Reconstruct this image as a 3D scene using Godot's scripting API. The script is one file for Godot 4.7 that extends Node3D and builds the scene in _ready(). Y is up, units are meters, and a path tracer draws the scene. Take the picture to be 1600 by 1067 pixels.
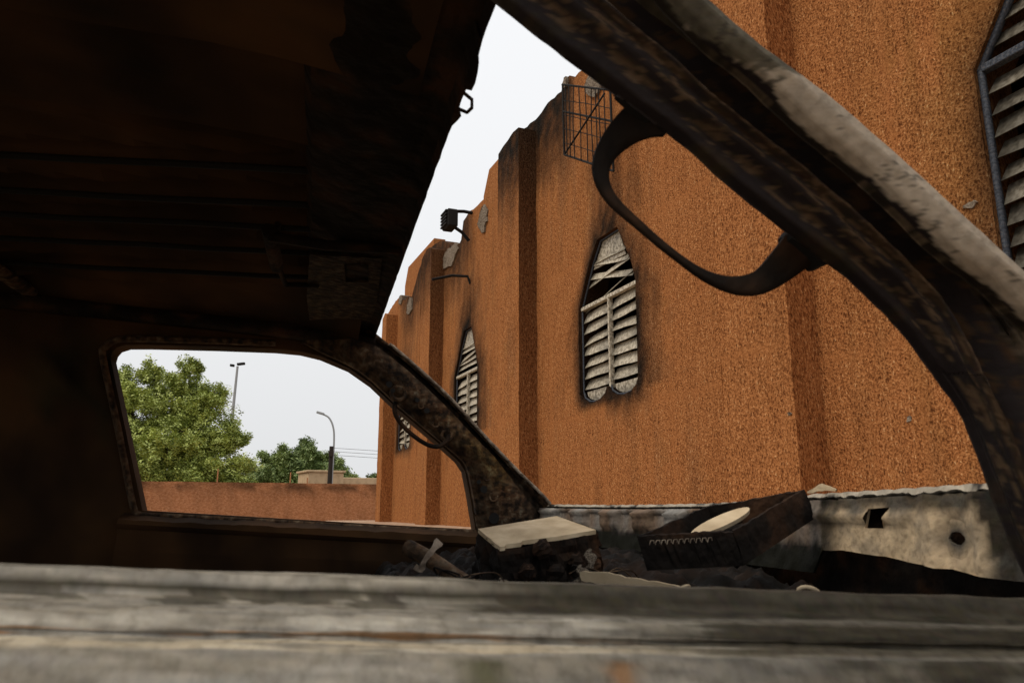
extends Node3D

# Lengths are metres. The eye stands EYE above the ground; "eye-relative" heights are measured from it.
const EYE := 1.22
const FACADE_YAW := 0.38048      # the church front runs away 21.8 degrees left of the view
const FACADE_DIST := 3.66
const VAN_YAW := 0.24435         # the van stands 14 degrees off square
const VAN_DIP := 0.05236         # nose down on burnt tyres
const P0 := Vector3(0.0, -1.19, -1.02)   # the van's base in its own axes (x forward, y up, z towards the viewer)

var rng := RandomNumberGenerator.new()
var n1 := FastNoiseLite.new()
var n2 := FastNoiseLite.new()
var M := {}
var van_xf := Transform3D()

# ------------------------------------------------------------------ small helpers
func numbered(called: String) -> String:
	if not has_node(called):
		return called
	var i := 1
	while has_node("%s_%03d" % [called, i]):
		i += 1
	return "%s_%03d" % [called, i]

func tag(o: Node3D, label: String, category: String, group := "") -> void:
	o.set_meta("label", label)
	o.set_meta("category", category)
	if group:
		o.set_meta("group", group)

func thing(called: String, label: String, category: String, at: Vector3, group := "") -> Node3D:
	var o := Node3D.new()
	o.name = numbered(called)
	add_child(o)
	o.position = at
	tag(o, label, category, group)
	return o

func begin() -> SurfaceTool:
	var st := SurfaceTool.new()
	st.begin(Mesh.PRIMITIVE_TRIANGLES)
	st.set_color(Color.WHITE)
	return st

func commit(called: String, st: SurfaceTool, mat: Material, parent: Node3D, smooth := true) -> MeshInstance3D:
	if smooth:
		st.index()
	st.generate_normals()
	var o := MeshInstance3D.new()
	o.name = called
	o.mesh = st.commit()
	o.material_override = mat
	parent.add_child(o, true)
	return o

func structure(called: String, st: SurfaceTool, mat: Material) -> MeshInstance3D:
	var o := commit(called, st, mat, self)
	o.set_meta("kind", "structure")
	return o

# one triangle, wound so that its front looks along "out"
func tri(st: SurfaceTool, a: Vector3, b: Vector3, c: Vector3, out: Vector3, ua := Vector2.ZERO, ub := Vector2.ZERO, uc := Vector2.ZERO, ca := Color.WHITE, cb := Color.WHITE, cc := Color.WHITE) -> void:
	if (c - a).cross(b - a).dot(out) < 0.0:
		var t = b; b = c; c = t
		var u = ub; ub = uc; uc = u
		var k = cb; cb = cc; cc = k
	st.set_color(ca); st.set_uv(ua); st.add_vertex(a)
	st.set_color(cb); st.set_uv(ub); st.add_vertex(b)
	st.set_color(cc); st.set_uv(uc); st.add_vertex(c)

func quad(st: SurfaceTool, a: Vector3, b: Vector3, c: Vector3, d: Vector3, out: Vector3) -> void:
	tri(st, a, b, c, out)
	tri(st, a, c, d, out)

# a box between two corners, edges chamfered by e
func add_box(st: SurfaceTool, lo: Vector3, hi: Vector3, e := 0.0, xf := Transform3D()) -> void:
	var c := (lo + hi) * 0.5
	var h := (hi - lo) * 0.5
	st.set_smooth_group(-1)
	var ax := [Vector3.RIGHT, Vector3.UP, Vector3.BACK]
	for i in 3:
		for s in [-1.0, 1.0]:
			var n: Vector3 = ax[i] * s
			var u: Vector3 = ax[(i + 1) % 3]
			var v: Vector3 = ax[(i + 2) % 3]
			var hu: float = h[(i + 1) % 3] - e
			var hv: float = h[(i + 2) % 3] - e
			var o: Vector3 = c + n * h[i]
			quad(st, xf * (o - u * hu - v * hv), xf * (o + u * hu - v * hv), xf * (o + u * hu + v * hv), xf * (o - u * hu + v * hv), xf.basis * n)
	if e <= 0.0:
		return
	for i in 3:
		var w: Vector3 = ax[i]
		var u: Vector3 = ax[(i + 1) % 3]
		var v: Vector3 = ax[(i + 2) % 3]
		var hw: float = h[i] - e
		for su in [-1.0, 1.0]:
			for sv in [-1.0, 1.0]:
				var p: Vector3 = c + u * su * h[(i + 1) % 3] + v * sv * (h[(i + 2) % 3] - e)
				var q: Vector3 = c + u * su * (h[(i + 1) % 3] - e) + v * sv * h[(i + 2) % 3]
				quad(st, xf * (p - w * hw), xf * (p + w * hw), xf * (q + w * hw), xf * (q - w * hw), xf.basis * (u * su + v * sv))
	for sx in [-1.0, 1.0]:
		for sy in [-1.0, 1.0]:
			for sz in [-1.0, 1.0]:
				var s3 := Vector3(sx, sy, sz)
				tri(st, xf * (c + s3 * Vector3(h.x, h.y - e, h.z - e)), xf * (c + s3 * Vector3(h.x - e, h.y, h.z - e)), xf * (c + s3 * Vector3(h.x - e, h.y - e, h.z)), xf.basis * s3)

# a tube along points; radii per point, optionally flattened: ry scales it along "flat_dir"
func add_tube(st: SurfaceTool, pts: Array, radii: Array, sides := 8, flat_dir := Vector3.ZERO, ry := 1.0) -> void:
	st.set_smooth_group(0)
	var rings := []
	var n := pts.size()
	var ref := flat_dir
	for i in n:
		var a: Vector3 = pts[maxi(i - 1, 0)]
		var b: Vector3 = pts[mini(i + 1, n - 1)]
		var t := (b - a).normalized()
		if ref == Vector3.ZERO:
			ref = Vector3.UP if absf(t.y) < 0.9 else Vector3.RIGHT
		var u := (ref - t * ref.dot(t)).normalized()
		var v := t.cross(u)
		var ring := []
		var r: float = radii[mini(i, radii.size() - 1)]
		for k in sides:
			var ang := TAU * (k + 0.5) / sides
			ring.append(pts[i] + u * cos(ang) * r * ry + v * sin(ang) * r)
		rings.append(ring)
		if flat_dir == Vector3.ZERO:
			ref = u
	for i in n - 1:
		for k in sides:
			var k2 := (k + 1) % sides
			var mid: Vector3 = (pts[i] + pts[i + 1]) * 0.5
			var out: Vector3 = (rings[i][k] + rings[i][k2] + rings[i + 1][k] + rings[i + 1][k2]) * 0.25 - mid
			quad(st, rings[i][k], rings[i][k2], rings[i + 1][k2], rings[i + 1][k], out)
	st.set_smooth_group(-1)
	for e in [0, n - 1]:
		var out: Vector3 = (pts[0] - pts[1]) if e == 0 else (pts[n - 1] - pts[n - 2])
		for k in range(1, sides - 1):
			tri(st, rings[e][0], rings[e][k], rings[e][k + 1], out)

# points along a polyline at n equal steps of its length
func resample(pts: Array, n: int) -> Array:
	var acc := [0.0]
	for i in range(1, pts.size()):
		acc.append(acc[i - 1] + pts[i].distance_to(pts[i - 1]))
	var out := []
	for k in n:
		var want: float = acc[-1] * k / (n - 1)
		var i := 1
		while i < acc.size() - 1 and acc[i] < want:
			i += 1
		out.append(pts[i - 1].lerp(pts[i], clampf((want - acc[i - 1]) / maxf(acc[i] - acc[i - 1], 1e-6), 0, 1)))
	return out

func smooth_line(pts: Array, per := 6) -> Array:
	var out := []
	for i in pts.size() - 1:
		var a = pts[maxi(i - 1, 0)]
		var d = pts[mini(i + 2, pts.size() - 1)]
		for k in per:
			out.append(pts[i].cubic_interpolate(pts[i + 1], a, d, float(k) / per))
	out.append(pts[-1])
	return out

# a rectangular grid of points (rows of equal length) as one skin; colour from shade(point, row, column)
func add_grid(st: SurfaceTool, rows: Array, out: Vector3, shade = null, smooth := 0) -> void:
	st.set_smooth_group(smooth)
	for i in rows.size() - 1:
		for j in rows[i].size() - 1:
			var q := [rows[i][j], rows[i][j + 1], rows[i + 1][j + 1], rows[i + 1][j]]
			var c := [Color.WHITE, Color.WHITE, Color.WHITE, Color.WHITE]
			if shade != null:
				c = [shade.call(q[0], i, j), shade.call(q[1], i, j + 1), shade.call(q[2], i + 1, j + 1), shade.call(q[3], i + 1, j)]
			tri(st, q[0], q[1], q[2], out, Vector2.ZERO, Vector2.ZERO, Vector2.ZERO, c[0], c[1], c[2])
			tri(st, q[0], q[2], q[3], out, Vector2.ZERO, Vector2.ZERO, Vector2.ZERO, c[0], c[2], c[3])

# a flat sheet with holes, cut into cells; to3(p, depth) places it, shade(p) tints it
func add_sheet(st: SurfaceTool, outer: PackedVector2Array, holes: Array, cell: float, thick: float, to3: Callable, shade: Callable, uv_scale := 1.0, back := true) -> void:
	var lo := outer[0]
	var hi := outer[0]
	for p in outer:
		lo = lo.min(p)
		hi = hi.max(p)
	var front: Vector3 = to3.call(lo, 0.0) - to3.call(lo, 1.0)
	var nx := int(ceil((hi.x - lo.x) / cell))
	var ny := int(ceil((hi.y - lo.y) / cell))
	st.set_smooth_group(0)
	for i in nx:
		for j in ny:
			var a := lo + Vector2(i, j) * cell
			var polys: Array = Geometry2D.intersect_polygons(PackedVector2Array([a, a + Vector2(cell, 0), a + Vector2(cell, cell), a + Vector2(0, cell)]), outer)
			for h in holes:
				var next := []
				for p in polys:
					next.append_array(Geometry2D.clip_polygons(p, h).filter(func(q): return not Geometry2D.is_polygon_clockwise(q) or true))
				polys = next
			for p in polys:
				var ix := Geometry2D.triangulate_polygon(p)
				for k in range(0, ix.size(), 3):
					var t := [p[ix[k]], p[ix[k + 1]], p[ix[k + 2]]]
					tri(st, to3.call(t[0], 0.0), to3.call(t[1], 0.0), to3.call(t[2], 0.0), front, t[0] * uv_scale, t[1] * uv_scale, t[2] * uv_scale, shade.call(t[0]), shade.call(t[1]), shade.call(t[2]))
					if back:
						tri(st, to3.call(t[0], thick), to3.call(t[1], thick), to3.call(t[2], thick), -front, t[0] * uv_scale, t[1] * uv_scale, t[2] * uv_scale, shade.call(t[0]), shade.call(t[1]), shade.call(t[2]))
	st.set_smooth_group(-1)
	var loops := [outer]
	loops.append_array(holes)
	for li in loops.size():
		var loop: PackedVector2Array = loops[li]
		for k in loop.size():
			var p := loop[k]
			var q := loop[(k + 1) % loop.size()]
			var side := Vector2(q.y - p.y, p.x - q.x).normalized()
			if Geometry2D.is_point_in_polygon((p + q) * 0.5 + side * 0.001, loop) == (li == 0):
				side = -side
			var out: Vector3 = to3.call(p + side, 0.0) - to3.call(p, 0.0)
			var a0: Vector3 = to3.call(p, 0.0)
			var b0: Vector3 = to3.call(q, 0.0)
			var a1: Vector3 = to3.call(p, thick)
			var b1: Vector3 = to3.call(q, thick)
			var w := Vector2(thick, thick) * uv_scale
			tri(st, a0, b0, b1, out, p * uv_scale, q * uv_scale, q * uv_scale + w, shade.call(p), shade.call(q), shade.call(q))
			tri(st, a0, b1, a1, out, p * uv_scale, q * uv_scale + w, p * uv_scale + w, shade.call(p), shade.call(q), shade.call(p))

func pv(list: Array) -> PackedVector2Array:
	var o := PackedVector2Array()
	for p in list:
		o.append(Vector2(p[0], p[1]))
	return o

# ------------------------------------------------------------------ materials
func noise_tex(kind: int, freq: float, oct: int, seed_: int, ramp: Array, size := 512, ridged := false) -> NoiseTexture2D:
	var n := FastNoiseLite.new()
	n.noise_type = kind as FastNoiseLite.NoiseType
	n.frequency = freq
	n.seed = seed_
	n.fractal_type = FastNoiseLite.FRACTAL_RIDGED if ridged else FastNoiseLite.FRACTAL_FBM
	n.fractal_octaves = oct
	var t := NoiseTexture2D.new()
	t.width = size
	t.height = size
	t.seamless = true
	t.noise = n
	if ramp.size():
		var g := Gradient.new()
		g.offsets = PackedFloat32Array(ramp.map(func(r): return r[0]))
		g.colors = PackedColorArray(ramp.map(func(r): return Color(r[1], r[2], r[3]).linear_to_srgb()))
		t.color_ramp = g
	return t

func mat(called: String, tex: Texture2D, rough: float, scale: float, bump: Texture2D = null, bump_cm := 0.0, world := false) -> StandardMaterial3D:
	var m := StandardMaterial3D.new()
	m.resource_name = called
	m.albedo_texture = tex
	m.roughness = rough
	m.metallic_specular = 0.3
	m.vertex_color_use_as_albedo = true
	m.uv1_triplanar = true
	m.uv1_world_triplanar = world
	m.uv1_scale = Vector3.ONE * scale
	if bump:
		m.heightmap_enabled = true
		m.heightmap_texture = bump
		m.heightmap_scale = bump_cm
	M[called] = m
	return m

func plain_mat(called: String, c: Color, rough := 0.9) -> StandardMaterial3D:
	var m := StandardMaterial3D.new()
	m.resource_name = called
	m.albedo_color = c.linear_to_srgb()
	m.roughness = rough
	m.metallic_specular = 0.3
	m.vertex_color_use_as_albedo = true
	M[called] = m
	return m

func make_stucco() -> void:
	# rough-cast render: worm-like ridges with finer grain, a little stretched downwards
	var size := 1024
	var a := FastNoiseLite.new()
	a.noise_type = FastNoiseLite.TYPE_SIMPLEX
	a.fractal_type = FastNoiseLite.FRACTAL_RIDGED
	a.frequency = 0.032
	a.fractal_octaves = 3
	a.seed = 4
	var b := FastNoiseLite.new()
	b.noise_type = FastNoiseLite.TYPE_SIMPLEX
	b.frequency = 0.06
	b.fractal_octaves = 4
	b.seed = 9
	var c := FastNoiseLite.new()
	c.noise_type = FastNoiseLite.TYPE_SIMPLEX
	c.frequency = 0.016
	c.fractal_octaves = 4
	c.seed = 31
	var e := FastNoiseLite.new()
	e.noise_type = FastNoiseLite.TYPE_SIMPLEX
	e.frequency = 0.045
	e.fractal_octaves = 3
	e.seed = 57
	var id := e.get_seamless_image(size, size / 2)
	id.resize(size, size, Image.INTERPOLATE_CUBIC)
	var ie := id.get_data()
	var ia := a.get_seamless_image(size, size).get_data()
	var ib := b.get_seamless_image(size, size).get_data()
	var streak := c.get_seamless_image(size, size / 8)
	streak.resize(size, size, Image.INTERPOLATE_CUBIC)
	var ic := streak.get_data()
	var col := PackedByteArray()
	var hgt := PackedByteArray()
	col.resize(size * size * 3)
	hgt.resize(size * size)
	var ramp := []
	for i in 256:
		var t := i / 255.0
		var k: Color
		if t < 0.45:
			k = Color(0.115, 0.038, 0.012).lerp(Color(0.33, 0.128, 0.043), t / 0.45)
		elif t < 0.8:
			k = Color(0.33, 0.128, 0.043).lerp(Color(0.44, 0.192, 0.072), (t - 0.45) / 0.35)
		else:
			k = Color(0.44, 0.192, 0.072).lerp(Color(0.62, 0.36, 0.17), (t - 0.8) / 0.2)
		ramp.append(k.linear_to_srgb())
	for i in size * size:
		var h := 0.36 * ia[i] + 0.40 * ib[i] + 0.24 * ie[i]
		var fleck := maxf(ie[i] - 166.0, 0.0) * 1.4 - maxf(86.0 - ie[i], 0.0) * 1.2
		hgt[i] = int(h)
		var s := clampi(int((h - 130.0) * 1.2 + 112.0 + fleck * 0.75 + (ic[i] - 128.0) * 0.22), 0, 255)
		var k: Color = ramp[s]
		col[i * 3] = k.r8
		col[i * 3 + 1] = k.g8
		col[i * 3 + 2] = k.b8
	var m := StandardMaterial3D.new()
	m.resource_name = "stucco"
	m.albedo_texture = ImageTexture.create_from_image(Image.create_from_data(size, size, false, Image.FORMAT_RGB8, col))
	m.heightmap_enabled = true
	m.heightmap_texture = ImageTexture.create_from_image(Image.create_from_data(size, size, false, Image.FORMAT_L8, hgt))
	m.heightmap_scale = 1.6
	m.uv1_scale = Vector3(1.1, 0.8, 1.0)
	m.roughness = 0.95
	m.metallic_specular = 0.15
	m.vertex_color_use_as_albedo = true
	M["stucco"] = m

func make_materials() -> void:
	n1.seed = 11
	n1.frequency = 1.0
	n1.fractal_octaves = 4
	n2.seed = 23
	n2.frequency = 1.0
	n2.fractal_octaves = 3
	make_stucco()
	var rough_bump := noise_tex(FastNoiseLite.TYPE_SIMPLEX, 0.02, 5, 3, [])
	var char_t := noise_tex(FastNoiseLite.TYPE_SIMPLEX, 0.008, 5, 5, [[0.0, 0.004, 0.003, 0.0025], [0.45, 0.010, 0.007, 0.005], [0.62, 0.022, 0.013, 0.008], [0.8, 0.055, 0.026, 0.012]])
	mat("char", char_t, 0.9, 2.2, rough_bump, 0.5)
	var soot_t := noise_tex(FastNoiseLite.TYPE_SIMPLEX, 0.006, 4, 15, [[0.0, 0.008, 0.005, 0.003], [0.45, 0.04, 0.021, 0.009], [0.8, 0.085, 0.042, 0.016]])
	mat("soot", soot_t, 0.95, 0.9, rough_bump, 0.2)
	var rust_t := noise_tex(FastNoiseLite.TYPE_SIMPLEX, 0.012, 5, 7, [[0.0, 0.010, 0.007, 0.005], [0.34, 0.022, 0.014, 0.009], [0.42, 0.060, 0.036, 0.020], [0.6, 0.095, 0.052, 0.026], [0.72, 0.13, 0.085, 0.05], [0.9, 0.2, 0.16, 0.11]])
	mat("rust", rust_t, 0.8, 5.5, rough_bump, 0.35)
	var paint_t := noise_tex(FastNoiseLite.TYPE_SIMPLEX, 0.010, 6, 8, [[0.0, 0.45, 0.42, 0.38], [0.42, 0.78, 0.76, 0.72], [0.58, 0.92, 0.90, 0.86], [0.8, 1.0, 1.0, 0.98]])
	mat("paint", paint_t, 0.75, 5.0, rough_bump, 0.12)
	var glass_t := noise_tex(FastNoiseLite.TYPE_SIMPLEX, 0.02, 4, 12, [[0.0, 0.12, 0.10, 0.075], [0.4, 0.36, 0.31, 0.23], [0.6, 0.50, 0.44, 0.34], [0.85, 0.62, 0.57, 0.46]])
	mat("louvre_glass", glass_t, 0.45, 2.0)
	var steel_t := noise_tex(FastNoiseLite.TYPE_SIMPLEX, 0.03, 4, 13, [[0.0, 0.02, 0.02, 0.022], [0.5, 0.05, 0.06, 0.08], [0.7, 0.075, 0.085, 0.105], [0.9, 0.13, 0.09, 0.06]])
	mat("frame_steel", steel_t, 0.7, 3.0)
	var mortar_t := noise_tex(FastNoiseLite.TYPE_SIMPLEX, 0.03, 5, 14, [[0.0, 0.10, 0.075, 0.055], [0.5, 0.23, 0.18, 0.135], [0.8, 0.36, 0.30, 0.23]])
	mat("mortar", mortar_t, 0.95, 2.0, rough_bump, 1.5)
	var tile_t := noise_tex(FastNoiseLite.TYPE_SIMPLEX, 0.006, 5, 16, [[0.0, 0.36, 0.27, 0.165], [0.5, 0.50, 0.39, 0.25], [0.8, 0.60, 0.48, 0.32]])
	mat("pale_board", tile_t, 0.8, 6.0, rough_bump, 0.08)
	var sand_t := noise_tex(FastNoiseLite.TYPE_SIMPLEX, 0.015, 5, 17, [[0.0, 0.20, 0.13, 0.075], [0.5, 0.30, 0.21, 0.13], [0.8, 0.38, 0.28, 0.18]])
	mat("sand", sand_t, 1.0, 0.35, rough_bump, 3.0, true)
	var wall_t := noise_tex(FastNoiseLite.TYPE_SIMPLEX, 0.012, 5, 18, [[0.0, 0.33, 0.135, 0.06], [0.5, 0.42, 0.18, 0.08], [0.85, 0.48, 0.22, 0.11]])
	mat("earth_wall", wall_t, 1.0, 1.1, rough_bump, 2.0)
	var block_t := noise_tex(FastNoiseLite.TYPE_SIMPLEX, 0.012, 4, 19, [[0.0, 0.38, 0.27, 0.17], [0.6, 0.52, 0.38, 0.24]])
	mat("house_render", block_t, 1.0, 0.3)
	var plinth_t := noise_tex(FastNoiseLite.TYPE_SIMPLEX, 0.02, 5, 20, [[0.0, 0.26, 0.15, 0.09], [0.5, 0.40, 0.26, 0.17], [0.8, 0.50, 0.37, 0.27]])
	mat("plinth", plinth_t, 1.0, 0.6, rough_bump, 2.0)
	var bark_t := noise_tex(FastNoiseLite.TYPE_SIMPLEX, 0.03, 4, 21, [[0.0, 0.05, 0.035, 0.025], [0.7, 0.14, 0.10, 0.07]])
	mat("bark", bark_t, 1.0, 1.0, rough_bump, 2.0)
	plain_mat("galvanised", Color(0.30, 0.31, 0.32), 0.5)
	plain_mat("black_iron", Color(0.012, 0.011, 0.010), 0.8)
	plain_mat("dark_pole", Color(0.03, 0.024, 0.02), 0.9)
	var leaf := plain_mat("leaf", Color(1, 1, 1), 0.5)
	leaf.metallic_specular = 0.5
	leaf.backlight = Color(0.5, 0.5, 0.5)

# ------------------------------------------------------------------ the church
func soot_curve(t: float, y: float) -> float:
	return 0.5 + 0.5 * n1.get_noise_2d(t * 2.1, y * 1.3)

# centre, half width, sill, shoulder, top (eye-relative), half width of the top, smoke
const WINDOWS := [[2.12, 0.62, 0.95, 2.43, 3.12, 0.16, 0.5], [7.1, 0.63, 1.12, 2.22, 2.90, 0.20, 1.0], [11.8, 0.58, 1.15, 2.15, 2.86, 0.15, 1.1], [15.85, 0.55, 1.17, 2.15, 2.84, 0.15, 0.75]]

func window_outline(w: Array) -> PackedVector2Array:
	var c: float = w[0]
	var h: float = w[1]
	var o := PackedVector2Array()
	# two lobes at the foot, then straight sides, then a tapered head cut off at the top
	for lobe in [-1.0, 1.0]:
		for k in 7:
			var a := PI + PI * k / 6.0
			o.append(Vector2(c + lobe * h * 0.5 + cos(a) * h * 0.49, w[2] + 0.13 + sin(a) * 0.13))
	o.append(Vector2(c + h, w[3]))
	o.append(Vector2(c + w[5] + 0.14, w[4] - 0.22))
	o.append(Vector2(c + w[5] - 0.05, w[4]))
	o.append(Vector2(c - w[5] - 0.1, w[4]))
	o.append(Vector2(c - h + 0.06, w[3] + 0.2))
	o.append(Vector2(c - h, w[3]))
	return o

func wall_tint(p: Vector2, top: Callable) -> Color:
	var s := 0.0
	for w in WINDOWS:
		var dx: float = p.x - w[0]
		var reach: float = w[1] if p.y < w[3] else lerpf(w[1], w[5], clampf((p.y - w[3]) / (w[4] - w[3]), 0, 1))
		var d := maxf(absf(dx) - reach, 0.0)
		if p.y > w[4]:
			d = Vector2(d, (p.y - w[4]) * 0.5).length()
		if p.y < w[2]:
			d = Vector2(d, w[2] - p.y).length() * 2.6
		var wob := 0.35 + 1.2 * soot_curve(p.x * 2.3, p.y * 1.6)
		var near_side := 1.6 if dx < 0 else (0.6 if w[0] < 10.0 else 0.95)
		s = maxf(s, w[6] * 0.93 * exp(-pow(d / (0.115 * wob * near_side), 2.0)))
		s = maxf(s, w[6] * 0.55 * exp(-pow(d / (0.30 * wob * near_side), 2.0)))
		if p.y > w[3]:   # smoke that rose from the head of the opening
			var up: float = p.y - w[3]
			s = maxf(s, w[6] * 0.68 * exp(-pow(dx / (0.30 + 0.05 * up), 2.0)) * clampf(1.25 - up / 1.7, 0, 1) * wob)
	var below: float = top.call(p.x) - p.y
	var burnt := smoothstep(7.6, 8.0, p.x) * (1.0 - smoothstep(9.9, 10.3, p.x)) + 0.75 * smoothstep(11.4, 11.9, p.x) * (1.0 - smoothstep(15.6, 16.8, p.x))
	s = maxf(s, burnt * clampf(1.15 - below / (0.95 + 0.5 * soot_curve(p.x * 2.0, 3.0)), 0, 1) * 0.97)
	s = maxf(s, 0.5 * burnt * clampf(1.0 - below / 1.7, 0, 1))
	s *= 0.82 + 0.36 * n2.get_noise_2d(p.x * 9.0, p.y * 4.0) + 0.2 * n1.get_noise_2d(p.x * 3.0, p.y * 1.2)
	s = 1.0 - pow(1.0 - clampf(s, 0, 0.985), 2.1)
	# run marks and mottling of the render itself
	var run := n2.get_noise_2d(p.x * 4.6, p.y * 0.22)
	var blot := n1.get_noise_2d(p.x * 0.8 + 40.0, p.y * 0.8)
	var lens_falloff := smoothstep(4.6, 1.8, p.x)  # lens falloff painted into the colour: wall darker towards its near end
	var drip := smoothstep(0.12, 0.4, n2.get_noise_2d(p.x * 6.5 + 9.0, p.y * 0.5))
	var k := 1.06 + 0.30 * run + 0.24 * blot + 0.16 * drip
	var dust := clampf(0.35 + 1.3 * n1.get_noise_2d(p.x * 0.5 + 80.0, p.y * 0.7), 0.0, 1.0) * 0.25 + 0.2 * drip
	var c := Color(k * (1.0 - 0.10 * dust), k * (1.0 + 0.12 * dust), k * (1.0 + 0.5 * dust))
	c = c.lerp(Color(0.52 * k, 0.60 * k, 0.50 * k), lens_falloff * clampf(0.45 + 1.0 * blot, 0.0, 0.85))
	return c.lerp(Color(0.035, 0.075, 0.17), s)

func church() -> void:
	var root := thing("church_building", "orange rough-cast church with soot-stained louvred windows and broken burnt parapet", "church", Vector3.ZERO)
	# local axes: x to the right along the front, y up from the ground, z out of the wall
	root.basis = Basis(Vector3(sin(FACADE_YAW), 0, cos(FACADE_YAW)), Vector3.UP, Vector3(-cos(FACADE_YAW), 0, sin(FACADE_YAW)))
	root.position = Vector3(cos(FACADE_YAW), 0, -sin(FACADE_YAW)) * FACADE_DIST
	var place := func(p: Vector2, d: float) -> Vector3:
		var lump := 0.0 if d > 0.01 else 0.012 * n1.get_noise_2d(p.x * 1.7, p.y * 1.7)
		return Vector3(-p.x, p.y + EYE, -d + lump)
	# the main wall lies 0.25 behind the pilasters; its top is the broken parapet
	var crest := [[-2.5, 5.2], [5.9, 5.15], [6.3, 4.95], [6.5, 4.7], [7.0, 4.78], [7.3, 5.08], [7.6, 5.14], [7.78, 5.12], [7.86, 5.24], [8.0, 5.26], [8.1, 5.15], [8.5, 5.2], [8.9, 5.16], [9.3, 5.22], [9.7, 5.2], [10.33, 5.15], [10.36, 4.62], [10.7, 4.66], [10.95, 4.8], [11.3, 4.82], [11.7, 4.86], [12.0, 4.8], [12.12, 4.5], [12.5, 4.45], [12.9, 4.7], [13.3, 4.88], [13.7, 4.95], [14.3, 5.0], [14.7, 4.9], [15.1, 4.6], [15.5, 4.3], [15.8, 4.45], [16.1, 4.4], [16.4, 4.6], [16.9, 4.62], [17.6, 4.5], [18.0, 4.45]]
	var jag := []
	for i in crest.size() - 1:
		var steps := int(maxf(1.0, (crest[i + 1][0] - crest[i][0]) / 0.09))
		for k in steps:
			var t: float = lerpf(crest[i][0], crest[i + 1][0], float(k) / steps)
			var y: float = lerpf(crest[i][1], crest[i + 1][1], float(k) / steps)
			jag.append([t, y + (0.035 * n1.get_noise_2d(t * 9.0, 7.0) if k else 0.0)])
	jag.append(crest[-1])
	var top := func(t: float) -> float:
		var i := 1
		while i < crest.size() - 1 and crest[i][0] < t:
			i += 1
		return lerpf(crest[i - 1][1], crest[i][1], clampf((t - crest[i - 1][0]) / (crest[i][0] - crest[i - 1][0]), 0, 1))
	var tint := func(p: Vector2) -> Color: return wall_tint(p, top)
	var wall_at := func(p: Vector2, d: float) -> Vector3: return place.call(p, d + 0.25 if d > 0.0 else 0.0) + Vector3(0, 0, -0.25 if d <= 0.0 else 0.0)
	var outer := [[18.0, -EYE], [-2.5, -EYE]]
	outer.append_array(jag)
	var holes := []
	for w in WINDOWS:
		holes.append(window_outline(w))
	var st := begin()
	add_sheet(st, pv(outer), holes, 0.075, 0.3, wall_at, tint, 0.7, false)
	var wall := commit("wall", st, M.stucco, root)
	# pilasters, each standing 0.25 proud of the wall
	for pl in [[4.09, 4.85, [[4.85, 5.1], [4.09, 5.1]]], [8.91, 9.69, [[9.69, 4.96], [9.5, 5.0], [9.3, 4.99], [9.1, 5.02], [8.91, 5.0]]], [13.09, 13.75, [[13.75, 4.6], [13.62, 4.66], [13.4, 4.7], [13.2, 4.68], [13.09, 4.62]]], [16.63, 17.08, [[17.08, 4.2], [16.8, 4.28], [16.63, 4.22]]], [-0.6, 0.15, [[0.15, 5.1], [-0.6, 5.1]]]]:
		var b := [[pl[0], -EYE], [pl[1], -EYE]]
		b.append_array(pl[2])
		var ps := begin()
		var ptop := func(_t: float) -> float: return pl[2][0][1] + 0.05
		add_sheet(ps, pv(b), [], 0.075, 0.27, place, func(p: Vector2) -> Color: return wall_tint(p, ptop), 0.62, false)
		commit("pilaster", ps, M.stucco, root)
	# unburnt blocks of an inner parapet that stand behind the broken edge
	for bl in [[10.6, 12.4, 4.6, 5.88, 0.75], [15.4, 17.9, 4.6, 5.68, 0.7]]:
		var bs := begin()
		var sheet := pv([[bl[1], bl[2] - 0.9], [bl[0], bl[2] - 0.9], [bl[0], bl[3]], [bl[1] - 0.28, bl[3]], [bl[1], bl[3] - 0.4]])
		var bp := func(p: Vector2, d: float) -> Vector3: return Vector3(-p.x, p.y + EYE, -d - bl[4])
		add_sheet(bs, sheet, [], 0.2, 0.25, bp, func(_p: Vector2) -> Color: return Color(1.05, 1.05, 1.1), 0.62, true)
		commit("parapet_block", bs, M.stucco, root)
	# bare mortar where the render has fallen off the parapet
	var patches := [[7.1, 4.86, 0.38, 0.30, 0.236], [6.75, 4.66, 0.22, 0.2, 0.236], [10.95, 4.45, 0.26, 0.24, 0.236], [12.7, 4.38, 0.5, 0.24, 0.236], [15.55, 4.15, 0.25, 0.22, 0.236], [16.35, 4.5, 0.2, 0.13, 0.236], [7.95, 5.2, 0.09, 0.09, 0.236], [4.25, 0.92, 0.012, 0.018, 0.005], [4.14, 0.62, 0.022, 0.014, 0.005], [3.42, 0.52, 0.026, 0.022, 0.256], [2.86, 1.66, 0.05, 0.025, 0.256]]
	for pa in patches:
		var o := []
		for k in 14:
			var a := TAU * k / 14.0
			var r := 0.8 + 0.45 * n1.get_noise_2d(cos(a) * 2.0 + pa[0] * 3.0, sin(a) * 2.0)
			o.append([pa[0] + cos(a) * pa[2] * r, pa[1] + sin(a) * pa[3] * r])
		var ms := begin()
		var mp := func(p: Vector2, d: float) -> Vector3: return Vector3(-p.x, p.y + EYE, -d - pa[4] + (0.025 * n1.get_noise_2d(p.x * 12.0, p.y * 12.0) if d < 0.01 else 0.0) + 0.012)
		add_sheet(ms, pv(o), [], 0.06, 0.2 if pa[2] > 0.06 else 0.012, mp, func(p: Vector2) -> Color: return Color.WHITE * (0.8 + 0.3 * n2.get_noise_2d(p.x * 6.0, p.y * 6.0)), 0.62, true)
		commit("exposed_mortar", ms, M.mortar, wall)
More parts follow.
